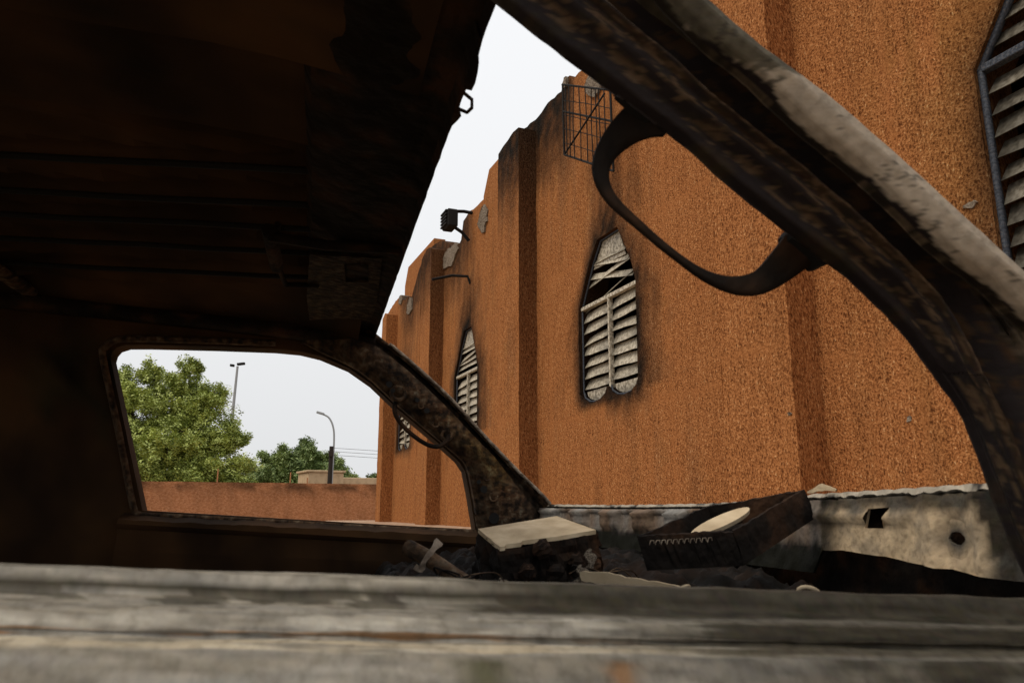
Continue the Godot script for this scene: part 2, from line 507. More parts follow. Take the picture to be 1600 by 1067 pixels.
	# the shell behind: end walls, back wall, floor and an added slab, out of sight, that keeps daylight out
	var sh := begin()
	add_box(sh, Vector3(-18.0, 0, -8.0), Vector3(-17.75, EYE + 4.3, -0.56))
	add_box(sh, Vector3(2.25, 0, -8.0), Vector3(2.5, EYE + 5.0, -0.56))
	add_box(sh, Vector3(-17.75, 0, -8.0), Vector3(2.25, EYE + 4.2, -7.75))
	commit("rear_wall", sh, M.earth_wall, root)
	var ro := begin()
	add_box(ro, Vector3(-17.74, EYE + 3.5, -7.74), Vector3(2.24, EYE + 3.7, -0.56))
	commit("daylight_blocker", ro, M.soot, root)
	var fl := begin()
	add_box(fl, Vector3(-17.74, 0.02, -7.74), Vector3(2.24, EYE - 0.4, -0.56))
	commit("floor", fl, M.soot, root)
	# the raised plinth along the foot of the wall
	var pt := begin()
	add_box(pt, Vector3(-19.2, 0, -0.9), Vector3(2.4, EYE - 0.27, 0.75), 0.03)
	commit("plinth", pt, M.plinth, root)
	for wi in WINDOWS.size():
		church_window(root, WINDOWS[wi], wi)
	# wire cage of a wall lamp, hanging over the edge of the parapet
	var cage := thing("wire_cage", "bent rusty wire cage hanging on the burnt parapet above the middle louvred window", "wire cage", root.transform * Vector3(-7.0, EYE + 3.5, -0.05))
	cage.basis = root.basis
	var fr := begin()
	var c0 := func(x: float, y: float) -> Vector3: return Vector3(7.0 - x - 0.02 * y, y - 3.5 - (7.46 - x) * 0.60, 0.06 + 0.02 * sin(x * 9.0))
	for e in [[7.46, 4.0, 7.46, 4.9], [7.46, 4.9, 6.3, 4.9], [6.3, 4.9, 6.3, 4.0], [6.3, 4.0, 7.46, 4.0], [7.46, 4.55, 6.3, 4.55]]:
		add_tube(fr, [c0.call(e[0], e[1]), c0.call(e[2], e[3])], [0.013], 5)
	add_tube(fr, [c0.call(7.46, 4.0), c0.call(6.4, 4.85)], [0.011], 5)
	commit("cage_frame", fr, M.black_iron, cage)
	for k in 9:
		var x := 7.36 - 0.12 * k
		var ws := begin()
		add_tube(ws, [c0.call(x, 4.0), c0.call(x - 0.02 * sin(k * 2.3), 4.45), c0.call(x + 0.015 * cos(k * 1.7), 4.9)], [0.0065], 5)
		commit("wire", ws, M.black_iron, cage)
	for k in 4:
		var y := 4.15 + 0.18 * k
		var ws := begin()
		add_tube(ws, [c0.call(7.46, y), c0.call(6.9, y + 0.03 * sin(k * 3.0)), c0.call(6.3, y)], [0.005], 5)
		commit("wire", ws, M.black_iron, cage)
	# burnt floodlight on two arms
	var fd := thing("floodlight", "burnt black floodlight on bracket arms jutting from the parapet against the sky", "floodlight", root.transform * Vector3(-11.55, EYE + 4.62, -0.2))
	fd.basis = root.basis
	var bx := begin()
	add_box(bx, Vector3(-0.16, -0.17, 0.24), Vector3(0.16, 0.13, 0.42), 0.02)
	for k in 5:
		add_box(bx, Vector3(-0.15, -0.14 + 0.055 * k, 0.422), Vector3(0.15, -0.115 + 0.055 * k, 0.45))
	commit("lamp_housing", bx, M.black_iron, fd)
	for arm in [[[0.05, 0.12, 0.33], [0.02, 0.16, 0.1], [0.0, 0.16, -0.1]], [[0.0, -0.1, 0.3], [0.0, -0.2, 0.12], [0.0, -0.33, 0.0]]]:
		var s2 := begin()
		add_tube(s2, arm.map(func(p): return Vector3(p[0], p[1], p[2])), [0.028], 6)
		commit("bracket_arm", s2, M.black_iron, fd)
	# a hooked rod lower down
	var rd := thing("wall_rod", "thin black hooked rod sticking out of the wall left of the soot plume", "rod", root.transform * Vector3(-11.6, EYE + 3.68, -0.25))
	rd.basis = root.basis
	var r2 := begin()
	add_tube(r2, [Vector3(0.0, -0.1, 0.0), Vector3(0.0, 0.02, 0.05), Vector3(-0.05, 0.02, 0.3), Vector3(-0.1, -0.07, 0.62)], [0.024], 6)
	rd.add_child(mesh_of("rod", r2, M.black_iron), true)

func mesh_of(called: String, st: SurfaceTool, m: Material) -> MeshInstance3D:
	st.index()
	st.generate_normals()
	var o := MeshInstance3D.new()
	o.name = called
	o.mesh = st.commit()
	o.material_override = m
	return o

func church_window(root: Node3D, w: Array, wi: int) -> void:
	var c: float = w[0]
	var h: float = w[1]
	var outline := window_outline(w)
	var at := func(x: float, y: float, d: float) -> Vector3: return Vector3(-x, y + EYE, -0.25 - d)
	# frame: a steel bar round the opening; its children are the bars and every louvre blade
	var st := begin()
	var ring := []
	for p in outline:
		ring.append(at.call(c + (p.x - c) * 0.985, p.y + (0.012 if p.y < w[3] else -0.012), 0.045))
	ring.append(ring[0])
	for i in ring.size() - 1:
		add_tube(st, [ring[i], ring[i + 1]], [0.024 if wi == 0 else 0.012], 4)
	var frame := commit("window", st, M.frame_steel, root)
	var mu := begin()
	add_box(mu, at.call(c + 0.015, w[2] + 0.1, 0.085), at.call(c - 0.015, w[3], 0.03), 0.004)
	commit("mullion", mu, M.frame_steel if wi == 0 else M.louvre_glass, frame)
	var tr := begin()
	add_box(tr, at.call(c + h, w[3] - 0.022, 0.085), at.call(c - h, w[3] + 0.022, 0.028), 0.004)
	commit("transom", tr, M.frame_steel if wi == 0 else M.louvre_glass, frame)
	var gap := 0.128
	for side in [-1.0, 1.0]:
		var y: float = w[2] + (0.165 if side > 0 else 0.185)
		while y < w[3] - 0.09:
			var x0: float = c + side * 0.03
			var x1: float = c + side * (h - 0.035)
			var lean := 0.5 + rng.randf_range(-0.13, 0.13)
			var sag := rng.randf_range(-0.016, 0.016)
			if rng.randf() >= 0.0:
				blade(frame, at, x0, x1, y, sag, lean, 0.142, 0.30 if wi == 0 else 0.95)
			y += gap
	# the foot of each light: a sooty pane cut to the round sill
	for side in [-1.0, 1.0]:
		var s2 := begin()
		var o := []
		for k in 9:
			var a := PI + PI * k / 8.0
			o.append([c + side * h * 0.5 + cos(a) * h * 0.44, w[2] + 0.15 + sin(a) * 0.12])
		add_sheet(s2, pv(o), [], 0.07, 0.008, func(p: Vector2, d: float) -> Vector3: return at.call(p.x, p.y, d + 0.07), func(p: Vector2) -> Color: return Color.WHITE * clampf(0.15 + (p.y - w[2]) * 6.0 + 0.4 * n1.get_noise_2d(p.x * 8.0, p.y * 8.0), 0.05, 1.0), 1.0, true)
		commit("glass_pane", s2, M.louvre_glass, frame)
	# the tapered head: one blade row whole, the others slipped, and a pane in the peak
	var rows: int = 5 if wi == 0 else 5
	for k in rows:
		var y: float = w[3] + 0.09 + k * (0.125 if wi == 0 else 0.085)
		var f: float = clampf((y - w[3]) / (w[4] - w[3]), 0, 1)
		var half: float = lerpf(h, w[5] + 0.05, f) - 0.03
		var slip := 0.0
		if wi == 1:
			slip = [0.0, 0.11, -0.04, 0.08, 0.02][k]
		elif wi > 1:
			slip = rng.randf_range(-0.05, 0.05)
		if wi == 1 and k == 0:
			blade(frame, at, c - half + 0.06, c + half, y - 0.05, -0.1, 0.75, 0.08, 0.8)
			continue
		blade(frame, at, c - half, c + half, y + slip * 0.3, slip, 0.5, 0.085 if wi == 1 else 0.1, 0.30 if wi == 0 else 0.95)
	if wi > 0:
		var pk := begin()
		var y0: float = w[4] - 0.28
		var f0: float = (y0 - w[3]) / (w[4] - w[3])
		var hw: float = lerpf(h, w[5] + 0.05, f0) - 0.05
		add_sheet(pk, pv([[c + hw, y0], [c - hw, y0 - 0.03], [c - w[5] - 0.03, w[4] - 0.02], [c + w[5] - 0.07, w[4] - 0.02], [c + w[5] + 0.08, w[4] - 0.2]]), [], 0.08, 0.008, func(p: Vector2, d: float) -> Vector3: return at.call(p.x, p.y, d + 0.06), func(p: Vector2) -> Color: return Color.WHITE * (0.75 + 0.5 * n1.get_noise_2d(p.x * 7.0, p.y * 7.0)), 1.0, true)
		commit("peak_pane", pk, M.louvre_glass, frame)

func blade(frame: Node3D, at: Callable, x0: float, x1: float, y: float, sag: float, lean: float, deep: float, tone := 1.0) -> void:
	# a louvre blade: the upper edge leans back into the opening
	var st := begin()
	st.set_smooth_group(-1)
	var up := deep * cos(lean)
	var back := deep * sin(lean)
	var k := tone * (0.75 + 0.4 * rng.randf())
	var rows := []
	for e in [[0.0, 0.045], [up, 0.045 + back], [up, 0.053 + back], [0.0, 0.053], [0.0, 0.045]]:
		var row := []
		for i in 5:
			var f := i / 4.0
			row.append(at.call(lerpf(x0, x1, f), y + e[0] + sag * (f - 0.5) * 2.0 + 0.004 * sin(f * 7.0 + y * 30.0), e[1]))
		rows.append(row)
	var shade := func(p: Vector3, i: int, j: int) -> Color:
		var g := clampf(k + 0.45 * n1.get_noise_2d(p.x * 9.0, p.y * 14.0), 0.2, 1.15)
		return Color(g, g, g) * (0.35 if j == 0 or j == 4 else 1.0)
	for i in 4:
		add_grid(st, [rows[i], rows[i + 1]], [Vector3.BACK, Vector3.UP, Vector3.FORWARD, Vector3.DOWN][i], shade, -1)
	commit("louvre_blade", st, M.louvre_glass, frame, false)

# ------------------------------------------------------------------ trees, poles, yard
func leaf_spray() -> ArrayMesh:
	var st := begin()
	st.set_smooth_group(-1)
	for k in 9:
		var a := k * 2.4
		var f := k / 8.0
		var base := Vector3(cos(a) * 0.03, f * 0.26 - 0.1, sin(a) * 0.03)
		var dir := Vector3(cos(a), 0.35 - f * 0.2 + 0.3 * sin(k * 5.1), sin(a)).normalized()
		var side := dir.cross(Vector3.UP + Vector3(sin(k * 3.0), 0, cos(k * 3.0)) * 0.6).normalized() * 0.042
		var l := 0.17 + 0.06 * sin(k * 4.7)
		var mid := base + dir * l * 0.5
		tri(st, base, mid + side, mid - side, Vector3.UP)
		tri(st, mid + side, base + dir * l - Vector3(0, 0.02, 0), mid - side, Vector3.UP)
	st.generate_normals()
	return st.commit()

# a crown made of clumps; clumps = [x, y, z, radius] above the foot of the tree
func tree(called: String, label: String, at: Vector3, clumps: Array, dark: Color, light: Color, count: int, size: float, trunk_h: float, trunk_r: float, seed_: int, open: float) -> void:
	rng.seed = seed_
	var root := thing(called, label, "tree", at)
	var tk := begin()
	add_tube(tk, [Vector3(0, -0.1, 0), Vector3(0.08, trunk_h * 0.5, 0.05), Vector3(0.0, trunk_h, 0)], [trunk_r, trunk_r * 0.8, trunk_r * 0.7], 8)
	for c in clumps:
		var p := Vector3(c[0], c[1], c[2])
		var s := Vector3(0, trunk_h * rng.randf_range(0.75, 1.0), 0)
		var mid := s.lerp(p, 0.5) + Vector3(rng.randf_range(-0.3, 0.3), rng.randf_range(0.0, 0.4), rng.randf_range(-0.3, 0.3))
		add_tube(tk, [s, mid, p, p + Vector3(rng.randf_range(-0.3, 0.3), c[3] * 0.8, 0)], [trunk_r * 0.42, trunk_r * 0.26, trunk_r * 0.12, trunk_r * 0.04], 6)
	commit("trunk", tk, M.bark, root)
	var total := 0.0
	for c in clumps:
		total += c[3] * c[3]
	var mm := MultiMesh.new()
	mm.transform_format = MultiMesh.TRANSFORM_3D
	mm.use_colors = true
	mm.mesh = leaf_spray()
	var xs := []
	var cols := []
	for c in clumps:
		var n := int(count * c[3] * c[3] / total)
		var tone := rng.randf()
		# each clump is a cluster of tufts with air between
		var tufts := []
		for k in int(6 + c[3] * 9):
			var d := Vector3(rng.randfn(), rng.randfn() * 0.8 + 0.15, rng.randfn()).normalized()
			tufts.append([Vector3(c[0], c[1], c[2]) + d * c[3] * rng.randf_range(0.45, 1.0), c[3] * rng.randf_range(0.22, 0.40), rng.randf()])
		for k in n:
			var t: Array = tufts[rng.randi() % tufts.size()]
			var d := Vector3(rng.randfn(), rng.randfn() * 0.75, rng.randfn()) * 0.5
			var b := Basis.from_euler(Vector3(rng.randf_range(-0.9, 0.9), rng.randf() * TAU, rng.randf_range(-0.9, 0.9))).scaled(Vector3.ONE * size * rng.randf_range(0.7, 1.3))
			xs.append(Transform3D(b, t[0] + d * t[1] * (1.0 + open)))
			var f := clampf(tone * 0.4 + t[2] * 0.4 + rng.randf_range(-0.15, 0.35), 0, 1)
			cols.append(dark.lerp(light, f))
	mm.instance_count = xs.size()
	for k in xs.size():
		mm.set_instance_transform(k, xs[k])
		mm.set_instance_color(k, cols[k])
	var mi := MultiMeshInstance3D.new()
	mi.name = "crown"
	mi.multimesh = mm
	mi.material_override = M.leaf
	mi.set_meta("kind", "stuff")
	root.add_child(mi, true)

func W(r: float, u: float, f: float) -> Vector3:
	return Vector3(r, u + EYE, -f)

func yard() -> void:
	var g := begin()
	var rows := []
	for i in 25:
		var row := []
		for j in 25:
			var x := (j - 12) / 12.0
			var z := (i - 12) / 12.0
			row.append(Vector3(signf(x) * pow(absf(x), 2.2) * 900.0, -0.006, signf(z) * pow(absf(z), 2.2) * 900.0))
		rows.append(row)
	add_grid(g, rows, Vector3.UP)
	structure("ground", g, M.sand)
	# boundary wall across the yard behind the church
	var a := Vector3(-34.0, 0, -17.0)
	var b := Vector3(6.0, 0, -36.0)
	a = Vector3(-12.6, 0, -27.0) + (Vector3(-12.6, 0, -27.0) - Vector3(-5.24, 0, -30.6)) * 2.6
	b = Vector3(-5.24, 0, -30.6) + (Vector3(-5.24, 0, -30.6) - Vector3(-12.6, 0, -27.0)) * 1.6
	var wl := thing("boundary_wall", "long weathered red earth boundary wall in front of the green trees", "wall", a)
	var along := (b - a).normalized()
	wl.basis = Basis(along, Vector3.UP, along.cross(Vector3.UP))
	var st := begin()
	var len := a.distance_to(b)
	var outer := [[len, 0.0], [0.0, 0.0]]
	for k in 81:
		outer.append([len * k / 80.0, 2.14 + 0.018 * n1.get_noise_2d(k * 1.7, 0.0)])
	var stain := func(p: Vector2) -> Color:
		var low := 2.14 - p.y
		var s := clampf(1.1 - low / 0.55, 0, 1) * clampf(0.5 + 1.4 * n1.get_noise_2d(p.x * 0.9, p.y * 1.8), 0, 1)
		var k := 0.95 + 0.35 * n2.get_noise_2d(p.x * 2.0, p.y * 0.5)
		return Color(k, k, k).lerp(Color(0.22, 0.23, 0.24), minf(s * 1.1, 0.9))
	add_sheet(st, pv(outer), [], 0.22, 0.25, func(p: Vector2, d: float) -> Vector3: return Vector3(p.x, p.y, d - 0.12), stain, 1.0, true)
	commit("wall_body", st, M.earth_wall, wl)
	# thin sticks standing on the wall
	var sticks := [[335, 0.48, "thin reddish stick standing behind the wall below the big tree"], [450, 0.42, "thin grey stick behind the wall under the smaller tree"], [477, 0.22, "short pale peg above the wall beside the cream house"]]
	for s in sticks:
		var f: float = 29.6 + (s[0] - 335) * 0.012
		var sp := begin()
		add_tube(sp, [Vector3(0, 0, 0), Vector3(0.01, 2.2 + s[1], 0.0)], [0.035, 0.022], 6)
		var o := mesh_of("stick", sp, M.earth_wall)
		o.name = numbered("stick")
		add_child(o)
		o.position = Vector3((s[0] - 800.0) / 1248.0 * f, 0, -f)
		tag(o, s[2], "stick")
	# cream house beyond the wall
	var hs := thing("house", "low cream flat-roofed house showing just above the red boundary wall", "house", W(-9.58, -EYE, 45.0))
	hs.rotation.y = 0.5
	var h1 := begin()
	add_box(h1, Vector3(-2.0, 0, -2.4), Vector3(0.0, 3.22, 0.0), 0.03)
	commit("wall", h1, M.house_render, hs)
	var h1b := begin()
	add_box(h1b, Vector3(-0.02, 0, -7.0), Vector3(2.6, 3.02, -1.4), 0.03)
	commit("side_wing", h1b, M.house_render, hs)
	var h2 := begin()
	add_box(h2, Vector3(-2.1, 3.223, -2.5), Vector3(0.1, 3.34, 0.1), 0.02)
	commit("roof", h2, M.house_render, hs)
	var h3 := begin()
	add_box(h3, Vector3(-1.5, 0.02, 0.003), Vector3(-0.6, 2.05, 0.06), 0.01)
	commit("door", h3, M.frame_steel, hs)
	# trees
	var big := []
	rng.seed = 77
	for c in [[0.0, 5.2, 0.0, 1.9], [-2.6, 4.4, 0.3, 2.0], [-4.6, 3.9, 0.5, 2.0], [1.4, 4.0, -0.2, 1.6], [2.3, 3.0, 0.4, 1.25], [-1.2, 3.0, 1.3, 1.7], [-3.4, 2.6, 1.4, 1.6], [0.6, 2.2, 1.2, 1.4], [-0.4, 6.6, -0.2, 1.25], [-2.2, 6.3, 0.2, 1.35], [1.0, 5.9, 0.1, 1.1], [-4.0, 5.9, 0.0, 1.4], [2.5, 4.4, 0.2, 0.8], [2.9, 2.2, 0.6, 0.9], [-3.0, 3.2, 2.0, 1.5], [-1.8, 2.0, 2.0, 1.4], [-3.8, 1.9, 2.0, 1.3], [1.9, 1.9, 1.6, 1.1], [0.3, 3.4, 1.8, 1.3], [-6.5, 4.5, 0.0, 2.2], [-5.6, 2.3, 1.2, 1.6], [-8.5, 3.6, 0.0, 2.2], [0.2, 7.7, 0.0, 0.7], [-1.6, 7.5, 0.0, 0.75], [-3.2, 7.2, 0.0, 0.8], [1.5, 6.7, 0.1, 0.6]]:
		big.append(c)
	tree("neem_tree", "large bright green bushy tree seen through the far window left of the lamp posts", Vector3(-15.9, 0, -37.5), big, Color(0.13, 0.18, 0.028), Color(0.48, 0.54, 0.13), 34000, 0.8, 2.4, 0.26, 5, 0.15)
	var small := [[0.0, 3.7, 0.0, 1.3], [-1.5, 3.2, 0.2, 1.2], [1.5, 3.2, 0.1, 1.2], [2.7, 2.7, 0.0, 0.85], [-2.4, 2.6, 0.4, 0.9], [0.3, 2.4, 0.8, 1.3], [0.2, 4.8, 0.0, 0.7], [-2.2, 4.2, 0.0, 0.5], [1.5, 4.3, 0.0, 0.65], [3.3, 2.9, 0.1, 0.5], [-1.0, 2.0, 0.9, 1.1], [-3.0, 3.6, 0.1, 0.45], [1.6, 2.0, 0.7, 1.1], [-0.8, 4.2, 0.2, 0.8], [0.9, 4.1, 0.3, 0.8], [2.4, 3.6, 0.2, 0.7], [-3.2, 2.4, 0.3, 0.8], [3.6, 2.3, 0.2, 0.6]]
	tree("small_tree", "smaller dark green tree beside the curved lamp post and cream house", Vector3(-13.5, 0, -50.0), small, Color(0.09, 0.145, 0.04), Color(0.30, 0.38, 0.12), 15000, 0.85, 1.9, 0.16, 9, 0.2)
	tree("shrub_tree", "tiny distant green tree top beside the corner of the orange church", Vector3(-9.6, 0, -56.0), [[0.0, 3.2, 0, 0.55], [0.5, 2.8, 0, 0.6], [-0.5, 2.6, 0, 0.5], [0.9, 3.4, 0, 0.35]], Color(0.03, 0.06, 0.012), Color(0.13, 0.18, 0.035), 700, 0.9, 2.0, 0.08, 12, 0.2)
	# lamp posts and the utility pole
	var lp := thing("street_lamp", "tall thin street lamp with short double head rising behind the big tree", "street lamp", W(-21.67, -EYE, 60.0), "street lamps beyond the wall")
	var s1 := begin()
	add_tube(s1, [Vector3.ZERO, Vector3(0.1, 8.0, 0), Vector3(0.22, 12.1, 0)], [0.16, 0.12, 0.085], 8)
	commit("post", s1, M.galvanised, lp)
	for hd in [[0.30, 12.28, 1.0], [-0.02, 12.16, -1.0]]:
		var s2 := begin()
		var tilt := Transform3D(Basis(Vector3.BACK, 0.12 * hd[2]), Vector3(hd[0] + hd[2] * 0.18, hd[1], 0))
		add_box(s2, Vector3(-0.3 if hd[2] > 0 else -0.16, -0.09, -0.12), Vector3(0.3 if hd[2] > 0 else 0.16, 0.1, 0.12), 0.03, tilt)
		commit("lamp_head", s2, M.black_iron, lp)
	var lq := thing("street_lamp", "grey street lamp with curved arm above the small tree, nearest the church", "street lamp", W(-9.56, -EYE, 42.0), "street lamps beyond the wall")
	var s3 := begin()
	var bend := smooth_line([Vector3(0, 0, 0), Vector3(0.0, 2.5, 0), Vector3(0.02, 4.7, 0), Vector3(-0.06, 5.5, 0), Vector3(-0.3, 6.0, 0), Vector3(-0.62, 6.2, 0)], 5)
	add_tube(s3, bend, [0.075, 0.075, 0.07, 0.06, 0.055, 0.05, 0.05], 8)
	commit("post", s3, M.galvanised, lq)
	var s4 := begin()
	add_box(s4, Vector3(-0.22, -0.06, -0.1), Vector3(0.2, 0.07, 0.1), 0.03, Transform3D(Basis(Vector3.BACK, -0.28), Vector3(-0.78, 6.26, 0)))
	commit("lamp_head", s4, M.galvanised, lq)
	var up := thing("utility_pole", "short dark utility pole in front of the curved street lamp", "utility pole", W(-8.31, -EYE, 36.0))
	var s5 := begin()
	add_tube(s5, [Vector3.ZERO, Vector3(0.02, 2.6, 0), Vector3(0.03, 4.02, 0)], [0.12, 0.105, 0.095], 10)
	commit("pole", s5, M.dark_pole, up)
	var s6 := begin()
	add_box(s6, Vector3(-0.05, 3.55, 0.08), Vector3(0.16, 3.8, 0.2), 0.01)
	commit("fuse_box", s6, M.dark_pole, up)
	for k in 3:
		var s7 := begin()
		var y0: float = 3.95 - 0.16 * k
		var pts := []
		for i in 9:
			var f := i / 8.0
			pts.append(Vector3(-8.28, y0, -36.0).lerp(Vector3(9.0, 4.6 - 0.25 * k, -52.0), f) - Vector3(0, 0.9 * f * (1.0 - f), 0))
		add_tube(s7, pts, [0.011], 4)
		var o := mesh_of("overhead_wire", s7, M.dark_pole)
		o.name = numbered("overhead_wire")
		add_child(o)
		tag(o, ["highest of the three thin wires running from the utility pole to the church", "middle one of the three thin wires behind the church corner", "lowest of the three thin wires running from the utility pole"][k], "wire", "overhead wires")

# ------------------------------------------------------------------ the burnt van
func cv(x: float, y: float, z: float) -> Vector3:
	return Vector3(x, y, z) - P0

func line3(list: Array) -> Array:
	return list.map(func(p): return cv(p[0], p[1], p[2]))

func far_at(p: Vector2, d: float) -> Vector3:   # the far side leans in towards the roof
	return cv(p.x, p.y, -1.745 + 0.273 * p.y - d)

func near_z(y: float) -> float:
	return -(0.35 + 0.162 * y)

func grime(p: Vector3, f := 1.0) -> Color:
	var k := 0.8 + 0.6 * n1.get_noise_3d(p.x * 9.0 * f, p.y * 9.0 * f, p.z * 9.0 * f)
	return Color(k, k, k)

func van() -> void:
	var root := thing("burned_van", "burned-out rusty van shell without glass, parked beside the orange church", "van", Vector3.ZERO)
	var fr := Vector3(cos(VAN_YAW) * cos(VAN_DIP), -sin(VAN_DIP), -sin(VAN_YAW) * cos(VAN_DIP))
	var near := Vector3(sin(VAN_YAW), 0, cos(VAN_YAW))
	var b := Basis(fr, near.cross(fr), near)
	root.transform = Transform3D(b, Vector3(0, EYE, 0) + b * P0)
	van_xf = Transform3D(b, Vector3(0, EYE, 0))
	var dirty := func(p: Vector3, _i: int, _j: int) -> Color: return grime(p)
	var plain := func(p: Vector2) -> Color: return grime(Vector3(p.x, p.y, 0))
	# roof: a crowned skin with lapped lengthwise ribs under it
	var laps := [0.46, 0.66, 0.84, 0.955, 1.055, 1.15, 1.25, 1.36, 1.47, 1.64]
	var up_rows := []
	var dn_rows := []
	for i in 25:
		var x := -1.4 + 1.455 * i / 24.0
		var ru := []
		var rd := []
		for j in 91:
			var f := j / 90.0
			var lat := lerpf(0.43, 1.655, f)
			var skew := lat + 0.25 * (x + 0.3) * (1.0 if lat > 0.9 else 0.0) * smoothstep(1.64, 1.4, lat)
			var y := 0.368 + 0.062 * pow(sin(PI * f), 0.6) - 0.02 * smoothstep(-0.1, 0.1, x)
			var cellw := 0.0
			for k in laps.size() - 1:
				if skew >= laps[k] and skew < laps[k + 1]:
					cellw = (skew - laps[k]) / (laps[k + 1] - laps[k])
			rd.append(cv(x, y - 0.026 * cellw + 0.004 * n1.get_noise_2d(x * 5.0, lat * 5.0), -lat))
			ru.append(cv(x, y + 0.018, -lat))
		up_rows.append(ru)
		dn_rows.append(rd)
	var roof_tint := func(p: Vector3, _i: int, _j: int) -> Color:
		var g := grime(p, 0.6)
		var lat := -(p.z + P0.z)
		return Color(g.r, g.g * 2.2, g.b * 2.0) * lerpf(2.6, 12.0, smoothstep(0.85, 1.25, lat + 0.15 * n1.get_noise_2d(p.x * 3.0, p.z * 3.0)))  # near half sooty; far half lightened in its colour for bounced light
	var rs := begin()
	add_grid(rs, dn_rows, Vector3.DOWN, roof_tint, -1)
	add_grid(rs, up_rows, Vector3.UP, dirty)
	var roof := commit("roof", rs, M.soot, root)
	for sm in [[0.93, 0.40], [1.04, 0.398], [1.13, 0.396], [1.23, 0.392], [1.35, 0.386]]:   # the lapped seams between the roof pressings
		var se := begin()
		var spts := []
		for k in 15:
			var x := -1.3 + 1.27 * k / 14.0
			spts.append(cv(x, sm[1] + 0.003 * n1.get_noise_2d(x * 6.0, sm[0] * 9.0), -(sm[0] - 0.25 * (x + 0.1))))
		add_tube(se, spts, [0.0045], 6)
		commit("roof_seam", se, M.black_iron, roof)
	var bow := begin()   # a cross bow left hanging, slanting
	add_tube(bow, line3([[-0.78, 0.37, -0.5], [-0.62, 0.392, -1.1], [-0.56, 0.372, -1.63]]), [0.02], 6, Vector3.UP, 0.5)
	commit("roof_bow", bow, M.rust, roof)
	# windscreen header: a box section across the car, with the visor mounts on it
	var hd := begin()
	var prof := [[0.084, 0.366], [0.0885, 0.353], [0.089, 0.366], [0.080, 0.386], [0.066, 0.405], [-0.03, 0.418], [-0.05, 0.402], [-0.042, 0.386], [0.0, 0.374], [0.07, 0.372], [0.088, 0.366]]
	var hrows := []
	for k in 61:
		var lat := lerpf(0.40, 1.655, k / 60.0)
		var row := []
		for q in prof:
			var wob := 0.0025 * n1.get_noise_2d(lat * 22.0, q[0] * 30.0)
			var crown := 0.374 + 0.062 * pow(sin(PI * clampf((lat - 0.43) / 1.225, 0.0, 1.0)), 0.6)
			row.append(cv(q[0] + wob * 0.6, minf(q[1], crown) + wob, -lat))
		hrows.append(row)
	for j in prof.size() - 1:
		var mid := Vector2((prof[j][0] + prof[j + 1][0]) * 0.5 - 0.03, (prof[j][1] + prof[j + 1][1]) * 0.5 - 0.39)
		add_grid(hd, hrows.map(func(r): return [r[j], r[j + 1]]), Vector3(mid.x, mid.y * 3.0, 0), dirty, -1)
	var header := commit("windscreen_header", hd, M.char, root, false)
	var pm := begin()   # pressed plate with a square hole at the far corner
	add_sheet(pm, pv([[-0.044, 1.155], [0.062, 1.13], [0.075, 1.40], [0.07, 1.64], [-0.045, 1.64], [-0.05, 1.4]]), [pv([[0.008, 1.175], [0.044, 1.165], [0.05, 1.26], [0.014, 1.275]])], 0.03, 0.004, func(p: Vector2, d: float) -> Vector3: return cv(p.x, 0.370 + d + 0.004 * n1.get_noise_2d(p.x * 30.0, p.y * 30.0), -p.y), func(p: Vector2) -> Color: return grime(Vector3(p.x, p.y, 0)) * 0.45)
	commit("header_plate", pm, M.rust, header)
	var vf := begin()   # what is left of a sun visor: its wire
	add_tube(vf, line3([[-0.09, 0.392, -1.1], [-0.098, 0.376, -1.2], [-0.084, 0.368, -1.33], [-0.03, 0.368, -1.31]]), [0.005], 6)
	add_tube(vf, line3([[-0.10, 0.378, -1.09], [-0.095, 0.37, -1.24]]), [0.011], 6)
	add_tube(vf, line3([[-0.1, 0.372, -1.1], [-0.02, 0.366, -1.09], [0.085, 0.368, -1.07]]), [0.008], 6)
	commit("visor_wire", vf, M.char, header)
	var vb := begin()   # a lump of melted visor mount on the edge, with an eyelet
	var lump := []
	for e in [[0.52, 0.0], [0.54, 0.002], [0.548, 0.006], [0.56, 0.009], [0.575, 0.011], [0.588, 0.010], [0.593, 0.002], [0.612, 0.001], [0.630, 0.002], [0.634, 0.009], [0.645, 0.006], [0.66, 0.001], [0.68, 0.0]]:
		lump.append([cv(0.08, 0.374, -e[0]), cv(0.086, 0.354 - e[1] * 0.3, -e[0]), cv(0.0885 + e[1] * 0.5, 0.353 - e[1] * 0.4, -e[0]), cv(0.087, 0.374, -e[0])])
	add_grid(vb, lump, Vector3.DOWN, dirty, -1)
	var eye_ring := line3([[0.0885, 0.353, -0.600], [0.0965, 0.349, -0.602], [0.0985, 0.347, -0.612], [0.0965, 0.3485, -0.624], [0.0885, 0.353, -0.628]])
	add_tube(vb, eye_ring, [0.0016], 6)
	commit("visor_mount", vb, M.char, header)
	# the rail over the far door
	var cr := begin()
	add_tube(cr, line3([[-1.4, 0.364, -1.625], [-0.6, 0.358, -1.628], [-0.25, 0.357, -1.63], [0.0, 0.353, -1.632], [0.09, 0.35, -1.636]]), [0.03, 0.03, 0.03, 0.03, 0.022], 8, Vector3.UP, 0.55)
	commit("roof_rail", cr, M.char, root)
	# far side of the body with its window opening
	var opening := [[-0.335, -0.021], [-0.378, 0.125], [-0.421, 0.270], [-0.419, 0.282], [-0.412, 0.292], [-0.396, 0.299], [-0.355, 0.303], [-0.230, 0.312], [-0.110, 0.319], [-0.06, 0.319], [-0.018, 0.313], [0.043, 0.294], [0.093, 0.266], [0.153, 0.220], [0.206, 0.184], [0.259, 0.148], [0.300, 0.118], [0.317, 0.098], [0.334, 0.046], [0.355, -0.027], [0.15, -0.026], [-0.113, -0.023]]
	var fs := begin()
